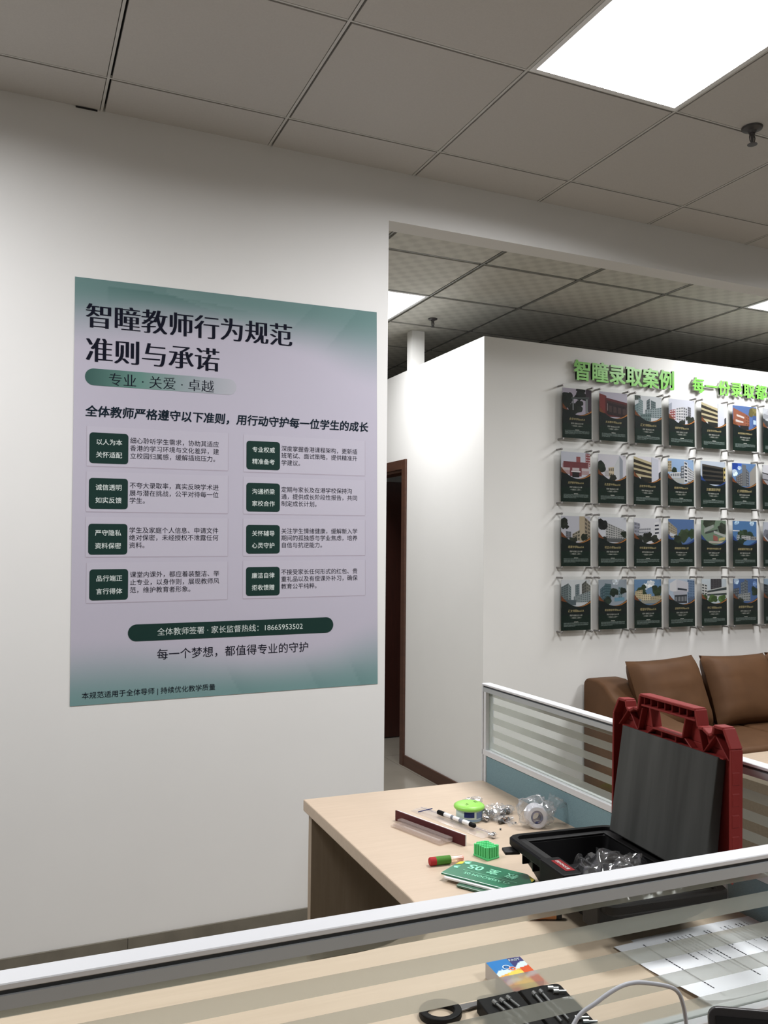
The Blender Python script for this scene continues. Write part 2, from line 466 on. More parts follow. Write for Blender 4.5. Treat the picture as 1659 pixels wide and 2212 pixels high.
fr.box((BX - 0.004, DY0, 0), (BX + 0.104, DY0 + 0.018, DH)).box((BX - 0.004, DY1 - 0.018, 0), (BX + 0.104, DY1, DH)).box((BX - 0.004, DY0 + .018, DH - 0.018), (BX + 0.104, DY1 - .018, DH))
struct('trim_3', fr, M['brown'], bevel=0.002)
d1 = struct('door_1', MB().box((BX + 0.106, DY1 - 0.062, 0.008), (BX + 0.86, DY1 - 0.022, DH - 0.022)), M['door'], bevel=0.002)
hn = MB().lathe([(0.022, 0), (0.022, 0.008), (0.008, 0.01), (0.008, 0.04)], 16)
hn.box((-0.1, -0.009, 0.034), (0.009, 0.009, 0.046))
build('door_handle', hn, M['steel'], d1, loc=(BX + 0.79, DY1 - 0.062, 1.0), rot=(PI / 2, 0, 0), smooth=0.6)

# ceilings: lay-in tiles on a bar grid
def ceiling(name, trim, x0, x1, y0, y1, z, gx, gy, mt, lamps, bw=0.0085, gap=0.0075, gy_=0.0055, bar='tbar'):
    tiles = MB(); bars = MB()
    xs = sorted(set([x0, x1] + [gx + 0.6 * k for k in range(-30, 30) if x0 + .02 < gx + 0.6 * k < x1 - .02]))
    ys = sorted(set([y0, y1] + [gy + 0.6 * k for k in range(-30, 30) if y0 + .02 < gy + 0.6 * k < y1 - .02]))
    for i in range(len(xs) - 1):
        for j in range(len(ys) - 1):
            cx, cy = (xs[i] + xs[i + 1]) / 2, (ys[j] + ys[j + 1]) / 2
            if any(a < cx < b and c < cy < d for a, b, c, d in lamps): continue
            ga = 0.0 if xs[i] == x0 else bw / 2 + gap
            gb = 0.0 if xs[i + 1] == x1 else bw / 2 + gap * .3
            ha = 0.0 if ys[j] == y0 else bw / 2 + gy_
            hb = 0.0 if ys[j + 1] == y1 else bw / 2 + gy_ * .3
            tiles.box((xs[i] + ga, ys[j] + ha, z + 0.001), (xs[i + 1] - gb, ys[j + 1] - hb, z + 0.014))
    for x in xs[1:-1]: bars.box((x - bw / 2, y0, z), (x + bw / 2, y1, z + 0.012))
    for y in ys[1:-1]: bars.box((x0, y - bw / 2 + .001, z + 0.0015), (x1, y + bw / 2 - .001, z + 0.011))
    struct(name, tiles, mt, recalc=False)
    struct(trim, bars, M[bar], recalc=False)
    return MB().box((x0, y0, z + 0.03), (x1, y1, z + 0.06))

def cell(gx, gy, i, j): return (gx + .6 * i, gx + .6 * (i + 1), gy + .6 * j, gy + .6 * (j + 1))
main_l = [cell(GX, GY, 2, -2), cell(GX, GY, -2, -2), cell(GX, GY, 6, -2), cell(GX, GY, 2, -6)]
far_l = [cell(SX, SY, -1, 1), cell(SX, SY, 3, -1), cell(SX, SY, -5, 1)]
s1 = ceiling('ceiling_near', 'trim_4', X0, X1, Y0, 0.0, ZC, GX, GY, M['ceil'], main_l)
s2 = ceiling('ceiling_far', 'trim_5', X0, X1, 0.1, Y1, ZC2, SX, SY, M['ceil2'], far_l, .010, .015, .015, 'tbar2')
struct('trim_shadow_gap', MB().box((.165, -.004, ZC - .005), (.236, .0, ZC - .0005)), M['slab'])  # dark strip painting the shadow gap where wall meets ceiling
struct('trim_6', s1, M['slab']); struct('trim_7', s2, M['slab'])

def lamp(c, z, watts, label, group, spread=None):
    cx, cy = (c[0] + c[1]) / 2, (c[2] + c[3]) / 2
    t = thing('ceiling_light', label, 'ceiling light', (cx, cy, z), group=group)
    f = MB(); h = 0.2945; i = 0.278
    for a, b in (((-h, -h), (h, -i)), ((-h, i), (h, h)), ((-h, -i), (-i, i)), ((i, -i), (h, i))):
        f.box((a[0], a[1], -0.002), (b[0], b[1], 0.012))
    build('frame', f, M['lampframe'], t)
    build('diffuser', MB().box((-i, -i, 0.0005), (i, i, 0.006)), M['lamp'], t)
    ld = bpy.data.lights.new('panel_light', 'AREA'); ld.shape = 'SQUARE'; ld.size = 2 * i; ld.energy = watts; ld.spread = spread or LAMP_SPREAD; ld.color = LAMP_COL
    lo = bpy.data.objects.new('panel_light', ld); COL.objects.link(lo); lo.parent = t; lo.location = (0, 0, -0.001)
    return t
G1, G2 = 'square light panels of the near ceiling', 'square light panels of the far ceiling'
lamp(main_l[0], ZC, LAMP_MAIN, 'large glowing square light panel in the ceiling in front of the beam', G1)
for c, l in zip(main_l[1:], ('square light panel in the near ceiling, left of the poster', 'unseen square light panel in the near ceiling, towards the right wall',
                             'unseen square light panel overhead behind the camera')):
    lamp(c, ZC, LAMP_MAIN, l, G1)  # right and rear panels are unseen, assumed from spacing, kept for their light
lamp(far_l[0], ZC2, LAMP_FAR_A, 'glowing light panel of the patterned ceiling, cut off by the poster wall', G2, FAR_SPREAD)
lamp(far_l[1], ZC2, LAMP_FAR_B, 'glowing light panel of the patterned ceiling above the framed flyers', G2, FAR_SPREAD)

lamp(far_l[2], ZC2, LAMP_FAR_C, 'added square light panel of the patterned ceiling, unseen behind the poster wall', G2, FAR_SPREAD)  # unseen panel, added to light the lower left face of the cubicle

def sprinkler(loc, label, s=1.0):
    t = thing('fire_sprinkler', label, 'sprinkler', loc, group='ceiling fire sprinklers')
    t.scale = (s, s, s)
    build('cover_plate', MB().lathe([(0.036, 0), (0.034, -0.006), (0.016, -0.012), (0.012, -0.02)], 28), M['spr'], t, smooth=0.6)
    b = MB().lathe([(0.010, -0.012), (0.010, -0.028), (0.006, -0.03), (0.004, -0.055), (0.007, -0.058)], 12)
    for sg in (-1, 1):
        b.tube([(sg * 0.009, 0, -0.026), (sg * 0.013, 0, -0.036), (sg * 0.011, 0, -0.048), (sg * 0.002, 0, -0.058)], 0.0022, 6)
    build('frame_arms', b, M['spr'], t, smooth=0.6)
    d = MB().lathe([(0.005, -0.058), (0.017, -0.0605), (0.017, -0.062), (0.004, -0.0625)], 20)
    build('deflector', d, M['spr'], t, smooth=0.6)
sprinkler((2.375, -0.855, ZC), 'dark metal fire sprinkler on the near plain ceiling beside the big light panel', 1.0)
sprinkler((2.43, 1.745, ZC2), 'small dark fire sprinkler on the patterned ceiling above the white cubicle', 0.85)

# ================================================================== THE BIG POSTER
PW, PH = 1.117, 1.450
def put_p(d): return lambda x, y, q=0: (x, -d - q, y)
def sstep(a, b, x):
    t = max(0, min(1, (x - a) / (b - a))); return t * t * (3 - 2 * t)
LAV, TEAL, TEALD = (0.455, 0.432, 0.51), (0.115, 0.215, 0.205), (0.055, 0.135, 0.128)
def mix(a, b, t): return tuple(p * (1 - t) + q * t for p, q in zip(a, b))
def poster_col(x, y):
    u = (x + PW / 2) / PW; v = (PH / 2 - y)         # u across, v metres from the top
    edge = 0.16 + 0.05 * math.sin(u * 5.5 + 2.2) + 0.06 * sstep(.75, 1, u)
    t = 1 - sstep(0.02, edge + 0.06, v)
    c = mix(LAV, TEAL, 0.95 * t)
    # translucent waves
    def fall(d, wd): return math.exp(-max(0, d) / wd) if d > 0 else 0
    w1 = 0.035 + 0.42 * max(0, u - 0.12) ** 1.55 * 0.6
    if u > 0.10 and v > w1 * 0.55: c = mix(c, TEALD, 0.42 * fall(v - w1 * 0.55, 0.035) * (1 - sstep(.42, .62, u)))
    w2 = 0.02 + 0.30 * max(0, u - 0.27)
    if u > 0.27 and v < w2: c = mix(c, (0.20, 0.30, 0.29), 0.35 * fall(w2 - v, 0.06) * (1 - sstep(.5, .8, u)))
    w3 = 0.105 - 0.05 * math.sin(u * 7)
    if v > w3 and u < .45: c = mix(c, LAV, 0.30 * (1 - sstep(.3, .45, u)) * (1 - fall(v - w3, 0.05)) * t)
    for k, (a, s) in enumerate(((0.77, 0.9), (0.93, 0.8))):
        ue = a - s * (v / PW)
        if u > ue: c = mix(c, TEALD, (0.22 if k else 0.16) * fall(u - ue, 0.10) * (1 - sstep(.06, .2, v)))
    # foot
    vb = PH - v
    eb = 0.15 + 0.04 * math.sin(u * 6 + 1.0) + 0.04 * sstep(.8, 1, u)
    t2 = 1 - sstep(0.0, eb + 0.05, vb)
    c = mix(c, (0.15, 0.275, 0.27), 0.95 * t2)
    for a, s, k in ((0.45, 0.55, .18), (0.72, 0.5, .16), (0.88, 0.45, .22)):
        ue = a - s * ((0.14 - vb) / PW) * -1
        if u > ue and u < ue + .16: c = mix(c, TEALD, k * fall(u - ue, 0.06) * (1 - sstep(.02, .13, vb)))
    return c
me = bpy.data.meshes.new('poster')
NU, NV = 130, 240
ys_ = []
def vy(j):       # finer rows near head and foot
    q = j / NV
    return -PH / 2 + PH * q
pv = []; pf = []
for j in range(NV + 1):
    for i in range(NU + 1): pv.append((-PW / 2 + PW * i / NU, -0.0006, vy(j)))
for j in range(NV):
    for i in range(NU): pf.append((j * (NU + 1) + i, j * (NU + 1) + i + 1, (j + 1) * (NU + 1) + i + 1, (j + 1) * (NU + 1) + i))
nb = len(pv)
pv += [(-PW / 2, 0, -PH / 2), (PW / 2, 0, -PH / 2), (PW / 2, 0, PH / 2), (-PW / 2, 0, PH / 2)]
pf.append((nb + 3, nb + 2, nb + 1, nb))
me.from_pydata(pv, [], pf)
ca = me.color_attributes.new('print', 'FLOAT_COLOR', 'POINT')
buf = []
for p in pv: buf += [*poster_col(p[0], p[2]), 1.0]
ca.data.foreach_set('color', buf)
pm, nt, b, out = newmat('printed poster')
at = nt.nodes.new('ShaderNodeAttribute'); at.attribute_name = 'print'
nt.links.new(at.outputs['Color'], b.inputs['Base Color']); b.inputs['Roughness'].default_value = 0.6; b.inputs['Specular IOR Level'].default_value = 0.15
nz = nt.nodes.new('ShaderNodeTexNoise'); nz.inputs['Scale'].default_value = 5; nz.inputs['Detail'].default_value = 1.5
tcn = nt.nodes.new('ShaderNodeTexCoord'); nt.links.new(tcn.outputs['Object'], nz.inputs['Vector'])
bpn = nt.nodes.new('ShaderNodeBump'); bpn.inputs['Strength'].default_value = 0.10; bpn.inputs['Distance'].default_value = 0.01
nt.links.new(nz.outputs['Fac'], bpn.inputs['Height']); nt.links.new(bpn.outputs['Normal'], b.inputs['Normal'])
me.materials.append(pm)
poster = bpy.data.objects.new('wall_poster', me); COL.objects.link(poster)
poster.location = (0.7455, -0.001, 1.6203); poster.rotation_euler = (0, -0.0130, 0)
tag(poster, 'large lavender and teal poster of printed rules stuck on the white wall', 'poster')
M['navy'] = mat('navy ink', (0.006, 0.007, 0.016), 0.7, spec=0.08)
M['bottle'] = mat('bottle green print', (0.010, 0.032, 0.027), 0.6, spec=0.12)
M['onwhite'] = mat('white lettering', (0.60, 0.66, 0.64), 0.6)
M['card'] = mat('card print', (0.472, 0.45, 0.525), 0.6, spec=0.15)
M['cardedge'] = mat('card edge print', (0.375, 0.335, 0.40), 0.5)

def lettering(name, parent, items, mt, d):
    b_ = MB()
    for it in items:
        kw = it[5] if len(it) > 5 else {}
        text_to(b_, it[0], it[1], it[2], it[3], put_p(d), it[4], **kw)
    return build(name, b_, mt, parent, recalc=False)
lettering('title_lettering', poster, [('智瞳教师行为规范', -.5203, .597, .0924, 'song'), ('准则与承诺', -.5191, .480, .0925, 'song')], M['navy'], .0014)
# fading pill under the heading
pl = MB()
pts = roundrect(-.523, .357, 0.0, .415, .0289, 8)
cols = [(0.0, (0.02, 0.075, 0.065)), (.35, (0.10, 0.22, 0.19)), (.7, (0.27, 0.315, 0.34)), (1.0, (0.40, 0.40, 0.45))]
pillm, nt, b, out = newmat('fading pill print')
tcn = nt.nodes.new('ShaderNodeTexCoord'); spn = nt.nodes.new('ShaderNodeSeparateXYZ'); mr = nt.nodes.new('ShaderNodeMapRange'); crn = nt.nodes.new('ShaderNodeValToRGB')
mr.inputs[1].default_value = -.523; mr.inputs[2].default_value = 0.0
nt.links.new(tcn.outputs['Object'], spn.inputs[0]); nt.links.new(spn.outputs[0], mr.inputs[0]); nt.links.new(mr.outputs[0], crn.inputs[0])
crn.color_ramp.elements[0].color = (*cols[0][1], 1); crn.color_ramp.elements[1].color = (*cols[-1][1], 1)
for p_, c_ in cols[1:-1]:
    e_ = crn.color_ramp.elements.new(p_); e_.color = (*c_, 1)
nt.links.new(crn.outputs[0], b.inputs['Base Color']); b.inputs['Roughness'].default_value = .5
plm = MB().prism(pts, -.0013, -.0007, 'y')
text_to(plm, '专业 · 关爱 · 卓越', -.4444, .3825, .046, put_p(.0017), 'songlight', 1, width=.361)
build('slogan_pill', plm, [pillm, M['navy']], poster, recalc=False)
M['blueink'] = mat('dark blue ink', (0.006, 0.014, 0.024), .7, spec=0.08)
lettering('pledge_lettering', poster, [('全体教师严格遵守以下准则，', -.5185, .2685, .0401, 'bold', {'shear': .10})], M['blueink'], .0014)
lettering('pledge_lettering', poster, [('用行动守护每一位学生的成长', -.5185 + 13 * .0401, .2685, .0401, 'bold', {'shear': .10})], M['blueink'], .0014)
LEFT = [('以人为本', '关怀适配', ['细心聆听学生需求，协助其适应', '香港的学习环境与文化差异，建', '立校园归属感，缓解插班压力。']),
        ('诚信透明', '如实反馈', ['不夸大录取率，真实反映学术进', '展与潜在挑战，公平对待每一位', '学生。']),
        ('严守隐私', '资料保密', ['学生及家庭个人信息、申请文件', '绝对保密，未经授权不泄露任何', '资料。']),
        ('品行端正', '言行得体', ['课堂内课外，都应着装整洁、举', '止专业，以身作则，展现教师风', '范，维护教育者形象。'])]
RIGHT = [('专业权威', '精准备考', ['深度掌握香港课程架构，更新插', '班笔试、面试策略，提供精准升', '学建议。']),
         ('沟通桥梁', '家校合作', ['定期与家长及在港学校保持沟', '通，提供成长阶段性报告，共同', '制定成长计划。']),
         ('关怀辅导', '心灵守护', ['关注学生情绪健康，缓解新入学', '期间的孤独感与学业焦虑，培养', '自信与抗逆能力。']),
         ('廉洁自律', '拒收馈赠', ['不接受家长任何形式的红包、贵', '重礼品以及有偿课外补习，确保', '教育公平纯粹。'])]
for side, rows in ((0, LEFT), (1, RIGHT)):
    for k, (h1, h2, body) in enumerate(rows):
        xo = (-.5145 if k < 3 else -.5105) if side == 0 else .0275
        xe = -.0295 if side == 0 else .507
        yb = (.0814, -.0738, -.2276, -.383)[k] if side == 0 else (.0795, -.0745, -.228, -.382)[k]
        yt = yb + .135
        cb = MB().box((xo, -.0008, yb), (xe, -.0006, yt), 0)
        cb.box((xo, -.0009, yb - .003), (xe, -.0006, yb), 1).box((xe, -.0009, yb), (xe + .0016, -.0006, yt), 1).box((xo - .0016, -.0009, yb), (xo, -.0006, yt), 1)
        bx0 = (-.5062, -.5062, -.5064, -.5013)[k] if side == 0 else .0383
        bx1 = (-.3785, -.3787, -.3788, -.375)[k] if side == 0 else .1652
        by1 = (.1955, .0401, -.1156, -.2704)[k] if side == 0 else (.193, .0386, -.1152, -.269)[k]
        by0 = by1 - .105
        bb = MB().prism(roundrect(bx0, by0, bx1, by1, .011, 4), -.0014, -.0008, 'y')
        tx = bx0 + .022; cy = (by0 + by1) / 2
        text_to(bb, h1, tx, cy + .0215, .0217, put_p(.0018), 'med', 1); text_to(bb, h2, tx, cy - .0225, .0217, put_p(.0018), 'med', 1)
        tx = bx1 + .0063
        em = .0222 if side == 0 else .0218
        yy = {0: (.174, .1473, .121), 1: (.0182, -.0082, -.034), 2: (-.1368, -.1622, -.1886), 3: (-.29, -.3167, -.3431)} if side == 0 else \
             {0: (.1703, .1445, .1175), 1: (.0175, -.0088, -.035), 2: (-.1367, -.1624, -.1889), 3: (-.2886, -.3147, -.3415)}
        for s_, y_ in zip(body, yy[k]): text_to(cb, s_, tx, y_, em, put_p(.0013), 'reg', 2)
        card = build('rule_card', cb, [M['card'], M['cardedge'], M['navy']], poster, recalc=False)
        build('badge', bb, [M['bottle'], M['onwhite']], card, recalc=False)
fpm = MB().prism(roundrect(-.374, -.5195, .376, -.4615, .0289, 8), -.0013, -.0007, 'y')
text_to(fpm, '全体教师签署 · 家长监督热线：18665953502', -.2754, -.4902, .0266, put_p(.0017), 'reg', 1, width=.530)
build('hotline_pill', fpm, [M['bottle'], M['onwhite']], poster, recalc=False)
lettering('motto_lettering', poster, [('每一个梦想，', -.2747, -.5680, .0397, 'reg')], M['navy'], .0014)
lettering('motto_lettering', poster, [('都值得专业的守护', -.2747 + 6 * .0397, -.5680, .0397, 'reg')], M['navy'], .0014)
lettering('footer_lettering', poster, [('本规范适用于全体导师 | 持续优化教学质量', -.5209, -.693, .0225, 'reg', {'width': .449})], M['navy'], .0014)

# ================================================================== WORKSTATION (its own slightly turned frame)
TH = math.radians(-1.23)
OX, OY = 0.0, -2.174
CT, ST = math.cos(TH), math.sin(TH)
def wt(x, y, z=0.0): return (OX + CT * x - ST * y, OY + ST * x + CT * y, z)
WR = (0, 0, TH)
DZ = 0.75
CLEAR = [(.9782, .9962), (.9400, .9590), (.9028, .9212), (.8655, .8838)]

def partition(name, label, L, posts, loc, rotz, z0=0.08):
    """desk-high screen: local x along it, y from -0.028 to 0"""
    t = thing('desk_partition', label, 'partition', loc, (0, 0, rotz), group='striped glass desk partitions')
    T = -0.028
    r = MB().box((0, T, 1.0245), (L, 0, 1.0305))
    build('top_cap', r, M['white'], t, bevel=0.001, segs=1)
    r = MB()
    r.box((0.001, T + .0035, 1.0195), (L - .001, -.0035, 1.0248), 1)
    r.box((0.001, T + .0006, 1.0075), (L - .001, -.0006, 1.0197), 0)
    build('top_rail', r, [M['alu'], M['groove']], t)
    build('mid_rail', MB().box((0.001, T, .8255), (L - .001, 0, .8415)), M['white'], t, bevel=0.001, segs=1)
    build('bottom_rail', MB().box((0, T, z0), (L, 0, z0 + .03)), M['white'], t, bevel=0.001, segs=1)
    for i, x in enumerate(posts):
        last = i == len(posts) - 1
        p = MB()
        if i == 0:
            p.box((0, T, 0), (.0075, 0, 1.0245)).box((.0075, T + .003, 0), (.0105, -.003, 1.0245), 1).box((.0105, T + .001, 0), (.023, -.001, 1.019))
        elif last:
            p.box((x - .0075, T, 0), (x, 0, 1.0245)).box((x - .0105, T + .003, 0), (x - .0075, -.003, 1.0245), 1).box((x - .023, T + .001, 0), (x - .0105, -.001, 1.019))
        else:
            p.box((x - .015, T, 0), (x + .015, 0, 1.0235))
        build('post', p, [M['white'], M['groove']], t)
    marg = []
    for a, b_ in zip(posts[:-1], posts[1:]):
        xa = a + (.023 if a == posts[0] else .015); xb = b_ - (.023 if b_ == posts[-1] else .015)
        marg.append((xa + .022, xb - .022))
    gm = stripe_glass_mat('striped glass ' + name, CLEAR, marg)
    for a, b_ in zip(posts[:-1], posts[1:]):
        xa = a + (.023 if a == posts[0] else .015); xb = b_ - (.023 if b_ == posts[-1] else .015)
        build('glass_pane', MB().box((xa, -.0165, .8415), (xb, -.0115, 1.0075)), gm, t)
        build('fabric_panel', MB().box((xa, -.025, z0 + .03), (xb, -.003, .8255)), M['blue'], t, bevel=.002, segs=1)
    return t
partition('near', 'long glass striped desk partition with white top rail crossing the bottom of the photo', 3.6, [0, .93, 2.36, 3.6], wt(-1.1, 0), TH)
partition('side', 'glass striped desk partition with blue lower panel behind the open tool case', 1.345, [0, .93, 1.345], wt(1.275, 1.345), TH - PI / 2)

# desks
arc = [(.536 + .17 * math.cos(a), .653 + .17 * math.sin(a)) for a in [-i * PI / 2 / 10 for i in range(11)]]
arc = [(.706 - .17 + .17 * math.cos(-i * PI / 24), .653 + .17 * math.sin(-i * PI / 24)) for i in range(13)]
Lsh = [(1.2745, 1.345), (.706, 1.345)] + arc + [(-1.25, .483), (-1.25, .0005), (1.2745, .0005)]
dk = thing('office_desk', 'L-shaped pale wood desk littered with parts behind the striped glass partition', 'desk', wt(0, 0), WR)
build('desktop', MB().prism(Lsh, .72, .75), M['desk'], dk, bevel=.003, segs=2)
build('end_panel', MB().box((.7175, 1.305, 0), (1.27, 1.33, .7195)), M['deskside'], dk)
build('end_panel', MB().box((-1.235, .01, 0), (-1.21, .46, .7195)), M['deskside'], dk)
build('back_panel', MB().box((-1.2, .01, .25), (1.2, .026, .7195)), M['deskside'], dk)
dk2 = thing('office_desk', 'pale wood desk carrying the laptop on the camera side of the glass partition', 'desk', wt(0, -.030), WR)
build('desktop', MB().box((-.6, -.66, .72), (1.6, -.0005, .75)), M['desk'], dk2, bevel=.003)
build('end_panel', MB().box((-.58, -.62, 0), (-.555, -.02, .7195)), M['deskside'], dk2)
build('end_panel', MB().box((1.555, -.62, 0), (1.58, -.02, .7195)), M['deskside'], dk2)

def at(name, label, cat, x, y, z=DZ, a=0.0, group=None):
    return thing(name, label, cat, wt(x, y, z), (0, 0, TH + math.radians(a)), group)

# ---- nameplate strip, acrylic holder, sleeve, marker
t = at('nameplate_strip', 'dark maroon nameplate strip standing on its long edge on the desk', 'nameplate', .865, 1.0925, a=-72.2)
build('board', MB().box((0, 0, 0), (.237, .0035, .0245)), M['maroon'], t)
build('backing', MB().box((0.0005, .0037, 0), (.2365, .0075, .0240)), M['pwhite'], t)
t = at('acrylic_holder', 'clear acrylic holder bar lying beside the maroon strip', 'holder', .8345, 1.052, a=-72.6)
build('base_bar', MB().box((0, 0, 0), (.172, .040, .0045)), M['clear_thick'], t, bevel=.0008, segs=1)
build('rail', MB().box((0.006, .004, .0047), (.166, .0125, .010)), M['clear_thick'], t, bevel=.0006, segs=1)
build('rail', MB().box((0, .022, .0047), (.176, .037, .014)), M['clear_thick'], t, bevel=.0006, segs=1)
t = at('plastic_sleeve', 'clear plastic sleeve with thin blue lines lying next to the maroon strip', 'sleeve', .931, 1.148, a=-74.8)
sl = MB().grid(lambda u, v: (u * .262, v * .052, .0012 + .004 * math.sin(PI * v) * (.6 + .4 * math.sin(u * 4))), 24, 8)
sl.box((.004, .031, .0056), (.258, .0318, .0059), 1).box((.028, .002, .0036), (.0288, .05, .0059), 1)
build('film', sl, [M['sleeve'], flat('blue line', (60, 70, 120))], t, smooth=1.0)
t = at('marker_pen', 'white marker pen with black ends lying on the clear sleeve', 'pen', .977, 1.082, .7621, a=-75.5)
mk = lambda a, b_, r: MB().tube([(a, 0, 0), (b_, 0, 0)], r, 14)
build('barrel', MB().tube([(.026, 0, 0), (.060, 0, 0), (.0601, 0, 0), (.118, 0, 0)], .0052, 14).tube([(.052, 0, 0), (.060, 0, 0)], .00535, 14, 1).tube([(.082, 0, 0), (.094, 0, 0)], .00535, 14, 1), [M['pwhite'], flat('pen band', (120, 125, 135))], t, smooth=.7)
build('cap', MB().tube([(0, 0, 0), (.002, 0, 0), (.026, 0, 0)], [.004, .0058, .0058], 14), M['black'], t, smooth=.7)
build('end_plug', MB().tube([(.118, 0, 0), (.133, 0, 0), (.135, 0, 0)], [.0054, .0054, .004], 14), M['black'], t, smooth=.7)

# ---- gel can with lime lid
t = at('gel_can', 'round white can with a lime green vented lid among the hardware', 'can', 1.040, 1.035, a=20)
build('body', MB().lathe([(.030, 0), (.0325, .003), (.0325, .028), (.031, .031)], 36), flat('can body', (205, 222, 214)), t, smooth=.7)
lbm = MB()
for a0, a1, z0, z1, mi in ((200, 245, .013, .026, 0), (255, 300, .010, .025, 1), (200, 300, .003, .0085, 2), (310, 350, .012, .026, 0), (320, 340, .004, .012, 1)):
    n = 8
    for i in range(n):
        p, q = math.radians(a0 + (a1 - a0) * i / n), math.radians(a0 + (a1 - a0) * (i + 1) / n)
        R_ = .0327
        lbm.poly([(R_ * math.cos(p), R_ * math.sin(p), z0), (R_ * math.cos(q), R_ * math.sin(q), z0), (R_ * math.cos(q), R_ * math.sin(q), z1), (R_ * math.cos(p), R_ * math.sin(p), z1)], mi)
build('printed_label', lbm, [flat('can navy', (40, 50, 100)), flat('can slate', (110, 130, 165)), flat('can pale blue', (140, 165, 190))], t)
lidm = MB().lathe([(.0375, .0295), (.0385, .032), (.0375, .036), (.032, .0395), (.018, .0415), (.002, .042)], 40)
for sgn in (-1, 1):
    for k in range(4):
        x = sgn * (.014 + k * .0052); y = -.006 - .001 * k; z = .0427 - (x * x + y * y) * 4.5
        lidm.box((x - .0012, y - .0035, z - .002), (x + .0012, y + .0035, z + .0004), 1)
build('lid', lidm, [M['lime'], flat('vent dark', (45, 75, 25))], t, smooth=.9)

# ---- green peg block
t = build('peg_block', MB(), M['peggreen'])
bpy.data.objects.remove(t)
pbm = MB().box((0, 0, 0), (.045, .036, .004))
for i in range(6):
    for j in range(5):
        x, y = .0008 + i * .00745, .0008 + j * .0072
        hgt = .026 + ((i * 7 + j * 3) % 4) * .0007
        pbm.box((x, y, .0035), (x + .0060, y + .0058, hgt))
t = build('peg_block', pbm, M['peggreen'], loc=wt(.9287, .8096, DZ), rot=(0, 0, TH + math.radians(-75)), bevel=.0008, segs=1)
tag(t, 'small bright green block of plastic wall pegs on the desk', 'wall plug block')

# ---- battery
t = at('battery', 'green battery with a red end in clear wrap on the front of the desk', 'battery', .812, .787, .7592, a=-4)
build('red_end', MB().tube([(0, 0, 0), (.002, 0, 0), (.014, 0, 0)], [.0075, .0088, .0088], 20), flat('battery red', (165, 48, 50)), t, smooth=.7)
build('green_wrapper', MB().tube([(.014, 0, 0), (.047, 0, 0)], .0088, 20), flat('battery green', (75, 128, 50)), t, smooth=.7)
build('clear_sleeve', MB().tube([(.047, 0, 0), (.074, 0, 0)], .0068, 16), clear_mat('battery wrap', (.95, .85, .75), .1, .05, .3, (.9, .72, .55)), t, smooth=.7)
build('pink_tip', MB().tube([(.068, 0, 0), (.0765, 0, 0)], .0058, 14), flat('battery pink', (225, 150, 140), 1.2), t, smooth=.7)

# ---- classroom sign
t = at('classroom_sign', 'green acrylic classroom sign lying upside down at the front of the desk', 'sign', .8015, .7108, .7515, a=-57)
def plate(x0, x1, y0, y1, z0, z1, c=.026):
    return MB().prism([(x0, y0), (x1, y0), (x1, y1 - c * .7), (x1 - c, y1), (x0 + c, y1), (x0 + .012, y1 - .004), (x0, y1 - c * .75)], z0, z1)
gm_ = mat('sign green', (0.013, 0.165, 0.08), .16, spec=.4)
fpn = build('face_panel', plate(0, .172, 0, .094, .0095, .0135), gm_, t, bevel=.0006, segs=1)
build('back_panel', MB().prism([(.010, -.006), (.165, -.006), (.165, .08), (.010, .08)], .0048, .0092), M['pwhite'], t, bevel=.0006, segs=1)
build('back_panel', MB().prism([(.045, -.017), (.16, -.017), (.16, .07), (.045, .07)], .0, .0044), mat('sign green edge', (0.05, 0.13, 0.08), .3), t, bevel=.0006, segs=1)
lg = MB()
putd = lambda x, y, q=0: (-x, -y, .0139 + q)        # turned half round: read from the far side of the desk
for s_, x, y, em in (('教', .125, .062, .027), ('室', .085, .062, .027)):
    text_to(lg, s_, -x - em / 2, -y, em, putd, 'med')
text_to(lg, '05', -.049 - .012, -.062, .034, putd, 'bold', width=.030)
text_to(lg, 'CLASSROOM 05', -.139, -.0262, .013, putd, 'reg', width=.100)
lg.box((.029, .0385, .0138), (.150, .0393, .0139))
lg.prism([(.010, .078), (.024, .088), (.022, .076), (.030, .074), (.018, .070)], .0138, .0140)
lg.prism([(.004, .046), (.016, .054), (.012, .044), (.018, .040), (.008, .038)], .0138, .0140)
lg.prism([(.001, .056), (.012, .066), (.010, .082), (.002, .074)], .0138, .0139, 'z', 1).prism([(.152, .088), (.164, .070), (.1715, .06), (.1715, .074)], .0138, .0139, 'z', 1)
build('lettering', lg, [flat('sign lettering', (150, 225, 190), 1.1), flat('sign yellow', (205, 185, 70), 1.2)], fpn, recalc=False)

